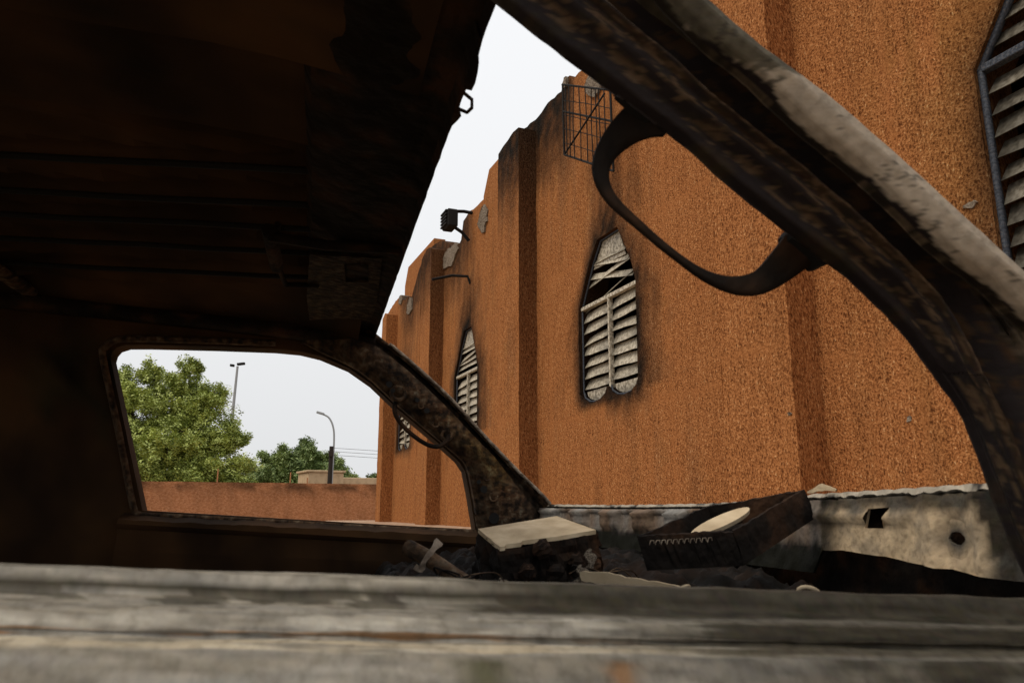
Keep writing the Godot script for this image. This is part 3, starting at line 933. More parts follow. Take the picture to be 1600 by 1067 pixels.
	var side_poly := [[-1.4, 0.372], [0.088, 0.366], [0.170, 0.313], [0.262, 0.246], [0.341, 0.177], [0.423, 0.109], [0.505, 0.040], [0.62, 0.02], [0.62, -0.75], [-1.4, -0.75]]
	var side_tint := func(p: Vector2) -> Color:
		var rust := clampf(0.5 + 1.6 * n1.get_noise_2d(p.x * 3.2, p.y * 3.2), 0.2, 1.6)
		var blackened: float = smoothstep(0.07, 0.0, absf(p.x + 0.47) - 0.04) * smoothstep(0.06, 0.0, absf(p.y - 0.21) - 0.05) * clampf(0.6 + 1.5 * n2.get_noise_2d(p.x * 16.0, p.y * 16.0), 0, 1)
		return (Color(rust, rust * 1.5, rust * 1.6) * 5.0).lerp(Color(0.15, 0.17, 0.2), blackened)
	add_sheet(fs, pv(side_poly), [pv(opening)], 0.035, 0.05, far_at, side_tint)
	var side := commit("far_side_panel", fs, M.soot, root)
	var fw := begin()   # the rolled flange round that opening
	var fl := []
	for p in [[0.355, -0.033], [0.15, -0.034], [-0.113, -0.031], [-0.32, -0.030], [-0.339, -0.028], [-0.352, -0.012], [-0.39, 0.125], [-0.433, 0.270], [-0.43, 0.29], [-0.416, 0.303], [-0.396, 0.309], [-0.355, 0.313], [-0.230, 0.322], [-0.110, 0.329]]:
		fl.append(far_at(Vector2(p[0], p[1]), -0.008))
	add_tube(fw, smooth_line(fl, 3), [0.007], 6)
	commit("window_flange", fw, M.rust, side)
	# far door: inner panel, sill ledge
	var fd := begin()
	var ledge := []
	for k in 46:
		var x := lerpf(-0.37, 0.385, k / 45.0)
		var n := 0.003 * n1.get_noise_2d(x * 20.0, 3.0)
		ledge.append([far_at(Vector2(x, -0.027 - 0.004 * x), 0.01), far_at(Vector2(x, -0.032 + n), -0.02), far_at(Vector2(x, -0.040 + n), -0.045), far_at(Vector2(x, -0.052 - 0.012 * x), -0.05), far_at(Vector2(x, -0.062 - 0.01 * x), -0.038), far_at(Vector2(x, -0.10), -0.05), far_at(Vector2(x, -0.4), -0.07), far_at(Vector2(x, -0.75), -0.07)])
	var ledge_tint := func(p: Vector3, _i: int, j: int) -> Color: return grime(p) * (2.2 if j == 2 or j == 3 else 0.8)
	add_grid(fd, ledge, Vector3(0, 0.4, 1), ledge_tint, -1)
	commit("far_door", fd, M.soot, root, false)
	# far pillar: a pressed box section, raised in the middle, with a bright outer lip
	var po := smooth_line([Vector2(0.070, 0.376), Vector2(0.088, 0.366), Vector2(0.170, 0.313), Vector2(0.262, 0.246), Vector2(0.341, 0.177), Vector2(0.423, 0.109), Vector2(0.505, 0.044), Vector2(0.52, 0.02)], 5)
	var pi := smooth_line([Vector2(-0.06, 0.335), Vector2(-0.018, 0.318), Vector2(0.043, 0.297), Vector2(0.093, 0.269), Vector2(0.153, 0.223), Vector2(0.206, 0.187), Vector2(0.259, 0.151), Vector2(0.302, 0.121), Vector2(0.318, 0.1), Vector2(0.336, 0.048), Vector2(0.356, -0.024), Vector2(0.37, -0.07)], 5)
	po = resample(po, 60)
	pi = resample(pi, 60)
	var fp := []
	for k in 60:
		var row := []
		for e in [[0.0, 0.0], [0.015, -0.016], [0.10, -0.02], [0.17, -0.034], [0.55, -0.040], [0.78, -0.03], [0.83, -0.012], [0.91, -0.010], [0.93, -0.022], [1.0, -0.026], [1.0, 0.03]]:
			var p: Vector2 = pi[k].lerp(po[k], e[0])
			var dent := 0.004 * n1.get_noise_2d(p.x * 25.0, p.y * 25.0)
			row.append(far_at(p, e[1] + dent))
		fp.append(row)
	var rust_tint := func(p: Vector3, i: int, j: int) -> Color:
		var k := clampf(0.75 + 1.1 * n1.get_noise_3d(p.x * 14.0, p.y * 14.0, p.z * 4.0), 0.12, 2.0)
		var c := Color(k, k, k)
		if j >= 8:
			return Color(2.6, 2.9, 3.4) * (0.7 + 0.4 * k)
		if j >= 6:
			return c * 0.35
		return c.lerp(Color(2.0, 1.25, 0.7) * k, smoothstep(22.0, 34.0, float(i)) * (1.0 - smoothstep(44.0, 54.0, float(i))) * (1.0 if j > 3 else 0.2))
	var fps := begin()
	for j in fp[0].size() - 1:
		add_grid(fps, fp.map(func(r): return [r[j], r[j + 1]]), Vector3(0.1, 0.1, 1) if j < fp[0].size() - 2 else Vector3(0.6, 0.7, 0), func(p: Vector3, i: int, jj: int) -> Color: return rust_tint.call(p, i, j + jj), 0)
	var fpil := commit("far_windscreen_pillar", fps, M.rust, root)
	for bp in [[0.15, 0.247, 0.015], [0.262, 0.168, 0.011], [0.20, 0.225, 0.006], [0.235, 0.19, 0.007], [0.38, 0.045, 0.009], [0.36, 0.085, 0.006]]:
		var o: Vector3 = far_at(Vector2(bp[0], bp[1]), -0.036)
		var boss := begin()
		var ring := []
		for k in 13:
			ring.append(o + Vector3(cos(TAU * k / 12.0), sin(TAU * k / 12.0), 0.0) * bp[2])
		add_tube(boss, ring, [bp[2] * 0.33], 6)
		commit("bolt_boss", boss, M.rust, fpil)
	for bh in [[0.128, 0.262, 0.007], [0.137, 0.25, 0.005], [0.19, 0.235, 0.005], [0.213, 0.215, 0.006], [0.355, 0.06, 0.008], [0.342, 0.075, 0.005], [0.385, 0.0, 0.012]]:
		var o: Vector3 = far_at(Vector2(bh[0], bh[1]), -0.0415)
		var hs := begin()
		for k in 10:
			tri(hs, o, o + Vector3(cos(TAU * k / 10.0), sin(TAU * k / 10.0), 0) * bh[2], o + Vector3(cos(TAU * (k + 1) / 10.0), sin(TAU * (k + 1) / 10.0), 0) * bh[2], Vector3.BACK)
		commit("bolt_hole", hs, M.black_iron, fpil)
	var lip := begin()   # the bare folded edge where the glass was bonded
	var lpts := []
	for k in range(6, 58):
		lpts.append(far_at(po[k], -0.031) + Vector3(0, 0.0012 * n1.get_noise_2d(k * 1.1, 3.0), 0))
	add_tube(lip, lpts, [0.0036], 6)
	commit("folded_lip", lip, M.mortar, fpil)
	var fh := begin()
	add_tube(fh, smooth_line(line3([[0.150, 0.238, -1.665], [0.145, 0.220, -1.652], [0.149, 0.199, -1.648], [0.174, 0.172, -1.652], [0.213, 0.148, -1.658], [0.242, 0.142, -1.66], [0.261, 0.154, -1.66], [0.268, 0.172, -1.668], [0.272, 0.18, -1.685]]), 4), [0.0048], 8)
	commit("grab_handle", fh, M.char, fpil)
	near_side(root)
	front_end(root)

func near_side(root: Node3D) -> void:
	# near windscreen pillar: traced edges lofted into a section with a flange, a ridge, a gutter and the painted outer skin
	var e0 := [[0.03, 0.358, -0.44], [0.066, 0.330, -0.434], [0.080, 0.320, -0.432], [0.117, 0.294, -0.428], [0.155, 0.269, -0.424], [0.197, 0.241, -0.419], [0.238, 0.208, -0.414], [0.275, 0.181, -0.409], [0.308, 0.159, -0.406], [0.340, 0.128, -0.401], [0.358, 0.103, -0.397], [0.374, 0.075, -0.392], [0.381, 0.048, -0.388], [0.387, 0.018, -0.383], [0.395, -0.017, -0.377], [0.403, -0.050, -0.372]]
	var e1 := [[0.08, 0.365, -0.41], [0.116, 0.332, -0.404], [0.137, 0.314, -0.401], [0.161, 0.295, -0.398], [0.181, 0.279, -0.395], [0.205, 0.257, -0.392], [0.237, 0.233, -0.388], [0.270, 0.209, -0.384], [0.302, 0.181, -0.379], [0.333, 0.152, -0.375], [0.352, 0.125, -0.371], [0.368, 0.074, -0.362], [0.380, 0.018, -0.353], [0.386, -0.015, -0.348], [0.393, -0.046, -0.343]]
	var e2 := [[0.12, 0.385, -0.42], [0.155, 0.353, -0.417], [0.176, 0.332, -0.414], [0.201, 0.312, -0.411], [0.226, 0.289, -0.407], [0.256, 0.266, -0.403], [0.285, 0.245, -0.400], [0.317, 0.212, -0.394], [0.344, 0.185, -0.390], [0.371, 0.157, -0.386], [0.390, 0.121, -0.380], [0.410, 0.063, -0.370], [0.422, 0.009, -0.362], [0.426, -0.021, -0.357], [0.432, -0.047, -0.352]]
	var e3 := [[0.12, 0.366, -0.394], [0.156, 0.332, -0.389], [0.176, 0.312, -0.386], [0.200, 0.286, -0.381], [0.231, 0.262, -0.377], [0.262, 0.234, -0.373], [0.293, 0.211, -0.369], [0.314, 0.190, -0.365], [0.344, 0.163, -0.361], [0.368, 0.147, -0.359], [0.389, 0.128, -0.356], [0.425, 0.096, -0.351], [0.459, 0.061, -0.345], [0.50, 0.02, -0.34]]
	var e4 := [[0.13, 0.362, -0.382], [0.169, 0.327, -0.378], [0.194, 0.309, -0.375], [0.229, 0.281, -0.371], [0.271, 0.253, -0.366], [0.312, 0.218, -0.360], [0.349, 0.185, -0.355], [0.385, 0.151, -0.349], [0.421, 0.119, -0.344], [0.456, 0.088, -0.339], [0.52, 0.03, -0.333]]
	var n := 280
	var L := []
	for e in [e0, e1, e2, e3, e4]:
		L.append(resample(smooth_line(line3(e), 4), n))
	# match the ends: every edge runs from roof to sill, sampled by height so that sections stay square to the pillar
	var rows := []
	for k in n:
		var a: Vector3 = L[0][k]
		var b: Vector3 = L[1][k]
		var c: Vector3 = L[2][k]
		var d: Vector3 = L[3][k]
		var g: Vector3 = L[4][k]
		var deep := Vector3(0, 0, -1)
		var across := (c - a).normalized()
		var row := [a + deep * 0.05 + across * 0.055, a + deep * 0.012 + across * 0.010, a, a.lerp(b, 0.12) - deep * 0.006, a.lerp(b, 0.5) + deep * 0.002, a.lerp(b, 0.72) - deep * 0.004, a.lerp(b, 0.9) + deep * 0.0, b - deep * 0.006, b.lerp(c, 0.12) - deep * 0.002, b.lerp(c, 0.25) + deep * 0.014, b.lerp(c, 0.55) + deep * 0.016, b.lerp(c, 0.7) + deep * 0.006, c.lerp(d, 0.1) - deep * 0.01, c.lerp(d, 0.5) - deep * 0.004, d + deep * 0.008, d, d.lerp(g, 0.12) - deep * 0.007, d.lerp(g, 0.55) - deep * 0.010, d.lerp(g, 0.9) - deep * 0.006, g, g + deep * 0.012 + (g - d) * 0.06, g + deep * 0.05 - (g - d) * 0.2]
		for j in row.size():
			row[j] += Vector3(0, 0, (0.0018 if j < 15 else 0.0006) * n1.get_noise_3d(row[j].x * 30.0, row[j].y * 30.0, j * 3.0))
		rows.append(row)
	# finer across, so that the burn marks can follow the metal
	var fine := []
	for r in rows:
		var q := []
		for j in r.size() - 1:
			for s in 4:
				q.append(r[j].lerp(r[j + 1], s / 4.0))
		q.append(r[-1])
		fine.append(q)
	var tint := func(p: Vector3, i: int, j: int) -> Color:
		var s := j / 4.0
		var na := n1.get_noise_3d(p.x * 12.0, p.y * 12.0, 1.0)
		var nb := n2.get_noise_3d(p.x * 40.0, p.y * 40.0, 5.0)
		var nc := n1.get_noise_3d(p.x * 130.0, p.y * 130.0, 9.0)
		var along := float(i) / n
		var sa := n2.get_noise_2d(i * 0.05, s * 1.1)
		var sb := n1.get_noise_2d(i * 0.19, s * 2.3 + 40.0)
		var black := Color(0.012, 0.010, 0.008)
		var brown := Color(0.050, 0.028, 0.014)
		var c := black
		if s < 3.6:
			c = black.lerp(brown, clampf(-0.05 + na * 0.7 + nb * 0.4, 0, 0.35))
		elif s < 7.2:
			c = black.lerp(brown * 0.75, clampf(0.15 + sa * 1.2 + 0.5 * smoothstep(5.6, 6.6, s), 0, 1.0)).lerp(Color(0.085, 0.055, 0.032), 0.75 * smoothstep(0.12, 0.28, sa * 0.8 + sb * 0.9))
		elif s < 8.2:
			c = brown * 0.8 + Color(0.07, 0.06, 0.048) * clampf(0.2 + nb * 2.0 + nc * 2.0, 0, 1)
		elif s < 12.0:
			c = black.lerp(brown * 0.8, smoothstep(0.0, 0.2, sa * 0.9 + sb * 0.6))
		elif s < 15.0:
			c = Color(0.018, 0.014, 0.009).lerp(Color(0.10, 0.075, 0.05), clampf(-0.1 + na * 1.2 + nb * 1.5 + nc * 1.6, 0, 1) * smoothstep(0.1, 0.4, along))
		# the painted skin: sooty olive at the top, then bare grey-beige, its burnt border wandering
		var edge := 15.1 + 0.7 * na + 0.45 * nb + 0.3 * nc + 0.8 * smoothstep(0.75, 0.95, along)
		var skin := smoothstep(edge - 0.15, edge + 0.15, s)
		var pale := Color(0.30, 0.255, 0.20) * (1.05 + 0.16 * na + 0.12 * nb + 0.25 * nc)
		var olive := Color(0.075, 0.066, 0.047) * (1.0 + 0.6 * nb + 0.3 * nc)
		var front := 0.27 + 0.05 * (s - 17.0) / 3.0 + 0.05 * na + 0.03 * nb
		var sk := olive.lerp(pale, smoothstep(front - 0.008 + 0.03 * nc, front + 0.012 + 0.03 * nc, along))
		if nb + nc * 0.9 > 0.62:
			sk = sk.lerp(Color(0.03, 0.027, 0.022), 0.7)
		return c.lerp(sk, skin)
	var st := begin()
	for j in fine[0].size() - 1:
		add_grid(st, fine.map(func(r): return [r[j], r[j + 1]]), Vector3(-0.2, -0.2, 0.4) if j < 12 else (Vector3(0, 0, 1) if j < 76 else Vector3(0.5, 0.5, 0.2)), func(p: Vector3, i: int, jj: int) -> Color: return tint.call(p, i, j + jj), 0)
	var pillar := commit("near_windscreen_pillar", st, M.van_skin, root)
	# the pillar's inner face, towards the cabin
	var inn := begin()
	add_grid(inn, range(n).map(func(k): return [L[0][k] + Vector3(0, 0, -0.05) + (L[2][k] - L[0][k]).normalized() * 0.055, L[2][k] + Vector3(0, 0, -0.07) + (L[2][k] - L[0][k]).normalized() * 0.03, L[4][k] + Vector3(0, 0, -0.05)]), Vector3.FORWARD)
	commit("pillar_lining", inn, M.soot, pillar)
	# grab handle: a flat strap, wide where it is bolted on
	var h := begin()
	var strap := smooth_line(line3([[0.192, 0.262, -0.425], [0.180, 0.259, -0.440], [0.168, 0.246, -0.450], [0.160, 0.226, -0.448], [0.165, 0.206, -0.444], [0.185, 0.187, -0.440], [0.206, 0.1705, -0.437], [0.227, 0.1575, -0.434], [0.248, 0.1535, -0.434], [0.268, 0.159, -0.437], [0.283, 0.171, -0.436], [0.294, 0.185, -0.425]]), 5)
	var radii := []
	for k in strap.size():
		var f := float(k) / (strap.size() - 1)
		radii.append(0.0022 + 0.0150 * pow(absf(f - 0.56) / 0.56, 2.2) + 0.003 * smoothstep(0.55, 0.8, f))
	var rails := []
	for k in strap.size():
		var f := float(k) / (strap.size() - 1)
		var t: Vector3 = (strap[mini(k + 1, strap.size() - 1)] - strap[maxi(k - 1, 0)]).normalized()
		var side := t.cross(Vector3(0, 0, 1)).normalized()
		var w: float = radii[k]
		var thick := 0.0045 - 0.0015 * sin(f * PI)
		var zz := Vector3(0, 0, thick)
		rails.append([strap[k] - side * w + zz * 0.6, strap[k] - side * w * 0.5 + zz, strap[k] + side * w * 0.5 + zz, strap[k] + side * w + zz * 0.6, strap[k] + side * w - zz * 0.6, strap[k] + side * w * 0.5 - zz, strap[k] - side * w * 0.5 - zz, strap[k] - side * w - zz * 0.6, strap[k] - side * w + zz * 0.6])
	for j in 8:
		for k in rails.size() - 1:
			h.set_smooth_group(0)
			var q := [rails[k][j], rails[k][j + 1], rails[k + 1][j + 1], rails[k + 1][j]]
			quad(h, q[0], q[1], q[2], q[3], (q[0] + q[1] + q[2] + q[3]) * 0.25 - (strap[k] + strap[k + 1]) * 0.5)
	commit("grab_handle", h, M.char, pillar)
	for m in [[0.178, 0.268, -0.62], [0.296, 0.183, -0.62]]:
		var bs := begin()
		add_box(bs, Vector3(-0.016, -0.006, -0.014), Vector3(0.016, 0.006, 0.008), 0.003, Transform3D(Basis(Vector3.BACK, m[2]), cv(m[0], m[1], -0.425)))
		commit("handle_bracket", bs, M.black_iron, pillar)
	# near door: skin and sill as one rolled profile
	var prof := [[0.40, -0.10], [0.372, -0.045], [0.352, -0.0290], [0.345, -0.0262], [0.338, -0.0270], [0.333, -0.0345], [0.328, -0.0370], [0.319, -0.0378], [0.315, -0.0395], [0.311, -0.0432], [0.3108, -0.0446], [0.3115, -0.0456], [0.3105, -0.0466], [0.307, -0.0469], [0.303, -0.0478], [0.299, -0.0500], [0.293, -0.0560], [0.287, -0.066], [0.281, -0.085], [0.272, -0.12], [0.262, -0.20], [0.252, -0.34], [0.258, -0.5], [0.285, -0.68], [0.31, -0.76]]
	var ds := begin()
	var drows := []
	for k in 421:
		var x := lerpf(-0.72, 0.52, k / 420.0)
		var row := []
		for j in prof.size() - 1:
			for s in 3:
				var q := Vector2(prof[j][0], prof[j][1]).lerp(Vector2(prof[j + 1][0], prof[j + 1][1]), s / 3.0)
				var w := 0.0011 * n1.get_noise_2d(x * 14.0, j * 2.0) * (1.0 if j > 1 else 0.3)
				row.append(cv(x, q.y + w, -q.x + w))
		drows.append(row)
	var skin := func(p: Vector3, _i: int, j: int) -> Color:
		var s := j / 3.0
		var x := p.x + P0.x
		var na := n1.get_noise_3d(x * 9.0, s * 0.9, 2.0)
		var nb := n2.get_noise_3d(x * 35.0, s * 2.2, 6.0)
		var nd := n1.get_noise_3d(x * 22.0, s * 0.35, 16.0)
		var ash := Color(0.255, 0.23, 0.185) * (0.95 + 0.45 * na + 0.4 * nb)
		var white := Color(0.50, 0.47, 0.40)
		var grey := Color(0.20, 0.19, 0.17) * (1.0 + 0.5 * nb)
		var burnt := Color(0.040, 0.034, 0.022) * (1.0 + 0.6 * nb)
		var rust := Color(0.27, 0.135, 0.05)
		var c := ash.lerp(grey, clampf(0.35 + na * 1.4, 0, 0.9))
		if s > 7.0 and s < 10.0 or s > 12.3 and s < 14.5:
			c = c.lerp(white, clampf(0.15 + nd * 1.3, 0, 0.6))
		if s > 16.0:
			c = c.lerp(white * 0.8, clampf(na * 1.6 + nb * 0.6, 0, 0.75))
			c = c.lerp(Color(0.12, 0.15, 0.165), clampf(nd * 1.8 - 0.25, 0, 0.8))
		if s > 9.6 and s < 12.0:
			c = c.lerp(rust, clampf(0.1 + nd * 2.4 + nb * 0.9, 0, 0.85) * smoothstep(0.2, 0.0, x))
		if s > 12.3 and s < 14.6:
			c = c.lerp(Color(0.50, 0.41, 0.27), clampf(0.3 + na, 0, 0.6) * smoothstep(0.3, 0.1, x))
		if s < 5.0:   # the inner lip
			c = c.lerp(Color(0.36, 0.33, 0.27), clampf(nb * 2.0, 0, 0.6)) if s > 2.4 and s < 4.6 else burnt
		if s > 15.0:   # an olive scorch mark and a rust spot on the skin
			c = c.lerp(Color(0.075, 0.072, 0.035), 0.85 * exp(-pow((x - 0.066 + 0.004 * nb) / 0.009, 2.0)))
			c = c.lerp(Color(0.26, 0.13, 0.05), 0.8 * exp(-pow((x - 0.119 + 0.004 * nb) / 0.005, 2.0)))
		# soot: the upper face from the middle forward, the bead on the right, and a long dark band
		var soot_a := smoothstep(0.03, 0.09, x + 0.03 * na) * smoothstep(2.6, 3.4, s) * smoothstep(7.2 + nb, 6.0, s)
		var soot_b := smoothstep(0.125, 0.17, x + 0.05 * na) * smoothstep(7.3, 7.7, s) * smoothstep(12.3, 11.4, s)
		var soot_c := smoothstep(0.16, 0.25, x + 0.06 * na) * smoothstep(14.4, 15.2, s) * clampf(0.75 - nd * 1.5, 0, 0.92)
		c = c.lerp(burnt * 1.5, 0.86 * smoothstep(0.13, 0.19, x + 0.05 * na) * smoothstep(6.6, 7.2, s) * smoothstep(14.8, 14.0, s))
		c = c.lerp(burnt, maxf(soot_a * 0.9, maxf(soot_b * 0.9, soot_c)))
		if s > 4.6 and s < 6.2 and nd > 0.02:
			c = c.lerp(burnt, 0.75 * smoothstep(0.02, 0.1, nd))
		return c * lerpf(1.0, 0.6, smoothstep(0.02, 0.2, x))
	for j in drows[0].size() - 1:
		add_grid(ds, drows.map(func(r): return [r[j], r[j + 1]]), Vector3(0, 0.6, 1) if j > 8 else Vector3(0, 1, -0.6), func(p: Vector3, i: int, jj: int) -> Color: return skin.call(p, i, j + jj), 0)
	var door := commit("near_door", ds, M.van_skin, root)
	var dl := begin()
	add_sheet(dl, pv([[-0.72, -0.12], [0.52, -0.12], [0.52, -0.76], [-0.72, -0.76]]), [], 0.2, 0.004, func(p: Vector2, d: float) -> Vector3: return cv(p.x, p.y, -0.40 - d), func(_p: Vector2) -> Color: return Color.WHITE)
	commit("door_lining", dl, M.soot, door)
	# the rest of the near side: rail, rear pillar, rear panel
	var nr := begin()
	add_tube(nr, line3([[-1.4, 0.362, -0.43], [-0.4, 0.372, -0.428], [0.03, 0.368, -0.425], [0.10, 0.355, -0.415]]), [0.035], 8, Vector3.UP, 0.6)
	commit("roof_rail", nr, M.char, root)
	var rp := begin()
	add_sheet(rp, pv([[-1.4, 0.37], [-0.56, 0.37], [-0.5, -0.03], [-0.725, -0.03], [-0.725, -0.76], [-1.4, -0.76]]), [pv([[-1.32, 0.0], [-0.74, 0.0], [-0.74, 0.30], [-1.32, 0.30]])], 0.1, 0.05, func(p: Vector2, d: float) -> Vector3: return cv(p.x, p.y, (near_z(p.y) if p.y > -0.03 else -0.30) - d), func(p: Vector2) -> Color: return Color(0.12, 0.1, 0.08) * (1.0 + n1.get_noise_2d(p.x * 6.0, p.y * 6.0)))
	commit("near_rear_panel", rp, M.van_skin, root)  # window opening added out of view to let light onto the roof

# bulkhead curve across the car: x for a distance across
func cowl_x(lat: float) -> float:
	return lerpf(0.505, 0.612, clampf(1.0 - pow(absf(lat - 0.98) / 0.75, 2.2), 0, 1))

func front_end(root: Node3D) -> void:
	# cowl: the torn seam that runs across under the windscreen
	var cw := begin()
	var rows := []
	var tops := [[1.73, 0.036], [1.47, 0.0365], [1.15, 0.0395], [0.94, 0.0445], [0.885, 0.0495], [0.72, 0.0515], [0.585, 0.053], [0.48, 0.052]]
	var top_at := func(lat: float) -> float:
		var i := 1
		while i < tops.size() - 1 and tops[i][0] > lat:
			i += 1
		return lerpf(tops[i - 1][1], tops[i][1], clampf((tops[i - 1][0] - lat) / (tops[i - 1][0] - tops[i][0]), 0, 1))
	var m := 260
	for k in m:
		var lat := lerpf(1.73, 0.47, k / (m - 1.0))
		var x := cowl_x(lat)
		var y: float = top_at.call(lat)
		var chip := clampf(n1.get_noise_2d(lat * 30.0, 0.0) * 1.6, -0.4, 1.0)
		var scallop := 0.0012 * absf(sin(lat * 95.0))
		var torn := 1.0 if lat < 0.87 else 0.25
		rows.append([cv(x + 0.05, y - 0.006, -lat), cv(x + 0.012, y - 0.001, -lat), cv(x, y + scallop, -lat), cv(x - 0.004, y - 0.0035 - 0.004 * maxf(chip, 0.0) * torn, -lat), cv(x - 0.002, y - 0.006 - 0.004 * maxf(chip, 0.0) * torn, -lat), cv(x + 0.01, y - 0.011, -lat)])
	var seam := func(p: Vector3, _i: int, j: int) -> Color:
		var nb := n2.get_noise_3d(p.x * 20.0, p.y * 60.0, p.z * 26.0)
		if j >= 4:
			return Color(0.015, 0.012, 0.01)
		return Color(0.34, 0.30, 0.24) * (0.9 + 0.7 * nb) if nb > -0.22 else Color(0.03, 0.025, 0.02)
	for j in 5:
		add_grid(cw, rows.map(func(r): return [r[j], r[j + 1]]), Vector3(-0.3, 1, 0) if j < 3 else Vector3(-1, -0.2, 0), func(p: Vector3, i: int, jj: int) -> Color: return seam.call(p, i, j + jj), -1)
	var cowl := commit("cowl", cw, M.van_skin, root, false)
	# a folded white scrap of paint on that seam
	var sc := begin()
	strip(sc, line3([[0.600, 0.0515, -0.878], [0.597, 0.053, -0.862], [0.595, 0.0565, -0.842], [0.599, 0.053, -0.82]]), [0.001, 0.0025, 0.0042, 0.001], Vector3(0, 1, 0.2))
	commit("curled_paint", sc, M.pale_board, cowl, false)
	# bulkhead below the seam, pale grey at the near end, with a square and a round hole
	var outer := []
	for k in 61:
		var lat := lerpf(1.73, 0.53, k / 60.0)
		outer.append([lat, top_at.call(lat) - 0.008])
	for k in 61:
		var lat := lerpf(0.53, 1.73, k / 60.0)
		var low := -0.045
		if lat < 0.87:
			low = lerpf(-0.0285, -0.0165, clampf((lat - 0.56) / 0.22, 0, 1)) + 0.003 * n1.get_noise_2d(lat * 70.0, 1.0)
		outer.append([lat, low])
	var sq := pv([[0.757, 0.0310], [0.720, 0.0322], [0.727, 0.022], [0.733, 0.0105], [0.765, 0.0105]])
	var rd := []
	for k in 12:
		rd.append([0.6245 + cos(TAU * k / 12.0) * 0.0115, 0.0035 + sin(TAU * k / 12.0) * 0.0062])
	var bulk_at := func(p: Vector2, d: float) -> Vector3:
		var press := 0.0
		if d < 0.001:
			var r := Vector2(p.x - 0.6245, p.y - 0.0035).length()
			press += 0.010 * exp(-pow(r / 0.016, 2.0))
			press -= 0.006 * smoothstep(0.006, 0.012, p.y - 0.008) * smoothstep(0.03, 0.024, p.y) * smoothstep(0.68, 0.7, p.x)
			press -= 0.008 * exp(-pow((p.x - 0.585) / 0.012, 2.0)) + 0.006 * exp(-pow((p.x - 0.655) / 0.014, 2.0))
			press += 0.007 * signf(sin(p.x * 55.0)) * smoothstep(0.95, 1.0, p.x) * smoothstep(-0.012, 0.0, p.y) * smoothstep(0.028, 0.02, p.y)
			press += 0.003 * n1.get_noise_2d(p.x * 30.0, p.y * 30.0)
		return cv(cowl_x(p.x) - 0.012 + press + d, p.y, -p.x)
	var bulk_tint := func(p: Vector2) -> Color:
		var na := n1.get_noise_2d(p.x * 16.0, p.y * 22.0)
		var nb := n2.get_noise_2d(p.x * 60.0, p.y * 70.0)
		var pale := Color(0.56, 0.43, 0.28) * (1.0 + 0.5 * na + 0.25 * nb)
		var brown := Color(0.14, 0.095, 0.065) * (1.0 + 0.9 * na + 0.4 * nb)
		var grey := Color(0.22, 0.21, 0.195) * (1.0 + 0.4 * nb)
		var burnt := Color(0.010, 0.009, 0.007)
		var c := pale
		if p.x > 0.85:
			c = brown.lerp(grey, clampf(0.3 + 2.0 * n1.get_noise_2d(p.x * 7.0, 5.0), 0, 1))
			c = c.lerp(burnt, smoothstep(-0.004, -0.016, p.y + 0.004 * nb))
		else:
			c = c.lerp(burnt, smoothstep(0.022, 0.036, p.y + 0.012 * na) * 0.85)
			var ring := exp(-pow(Vector2(p.x - 0.6245, p.y - 0.0035).length() / 0.0145, 2.0))
			c = c.lerp(Color(0.03, 0.03, 0.03), clampf(ring * 1.3, 0, 0.92))
			c = c.lerp(burnt, smoothstep(0.585, 0.572, p.x + 0.02 * na) * 0.95)
			c = c.lerp(burnt, smoothstep(0.795, 0.84, p.x + 0.01 * na) * 0.9)
			c = c.lerp(Color(0.08, 0.08, 0.075), clampf(na * 1.5, 0, 0.5))
		return c
	var bk := begin()
	add_sheet(bk, pv(outer), [sq, pv(rd)], 0.006, 0.003, bulk_at, bulk_tint)
	commit("bulkhead", bk, M.van_skin, root)
	var lower := begin()   # dark scuttle behind and under the bulkhead
	var lrows := []
	for k in 25:
		var lat := lerpf(1.73, 0.40, k / 24.0)
		var x := cowl_x(lat)
		lrows.append([cv(x + 0.03, 0.038, -lat), cv(x + 0.03, -0.05, -lat), cv(x + 0.02, -0.3, -lat), cv(x + 0.02, -0.76, -lat)])
	add_grid(lower, lrows, Vector3.LEFT)
	commit("scuttle", lower, M.char, root)
	# what is left of the dashboard: a charred heap right across, with a steel cross tube
	var ds := begin()
	var drows := []
	for k in 181:
		var lat := lerpf(0.44, 1.69, k / 180.0)
		var row := []
		for j in 91:
			var x := lerpf(0.10, cowl_x(lat) - 0.005, j / 90.0)
			var y := -0.105 + 0.05 * smoothstep(0.16, 0.42, x) + 0.022 * n1.get_noise_2d(x * 15.0, lat * 12.0) + 0.008 * n2.get_noise_2d(x * 30.0, lat * 28.0)
			y -= 0.10 * smoothstep(0.16, 0.10, x) + 0.03 * smoothstep(0.95, 0.8, lat) * smoothstep(0.3, 0.4, x)
			row.append(cv(x, minf(y, -0.030 * (0.6 + lat * 0.4)), -lat))
		drows.append(row)
	add_grid(ds, drows, Vector3.UP, func(p: Vector3, _i: int, _j: int) -> Color: return grime(p, 2.0) * 0.4)
	var dash := commit("dashboard", ds, M.char, root)
	var tb := begin()
	add_tube(tb, line3([[0.30, -0.085, -0.5], [0.31, -0.095, -1.0], [0.30, -0.098, -1.68]]), [0.016], 8)
	commit("cross_tube", tb, M.rust, dash)
	# floor, tail and the unseen front of the shell
	var fl := begin()
	add_box(fl, cv(-1.4, -0.80, -1.70), cv(0.62, -0.76, -0.33))
	commit("floor", fl, M.bounce_floor, root)
	var tl := begin()
	add_box(tl, cv(-1.45, -0.76, -1.68), cv(-1.4, -0.03, -0.40))
	add_box(tl, cv(-1.45, 0.32, -1.64), cv(-1.4, 0.37, -0.44))  # gap between the two bars added, unseen, so light reaches the roof
	commit("tail_panel", tl, M.soot, root)
	var bn := begin()
	var brows := []
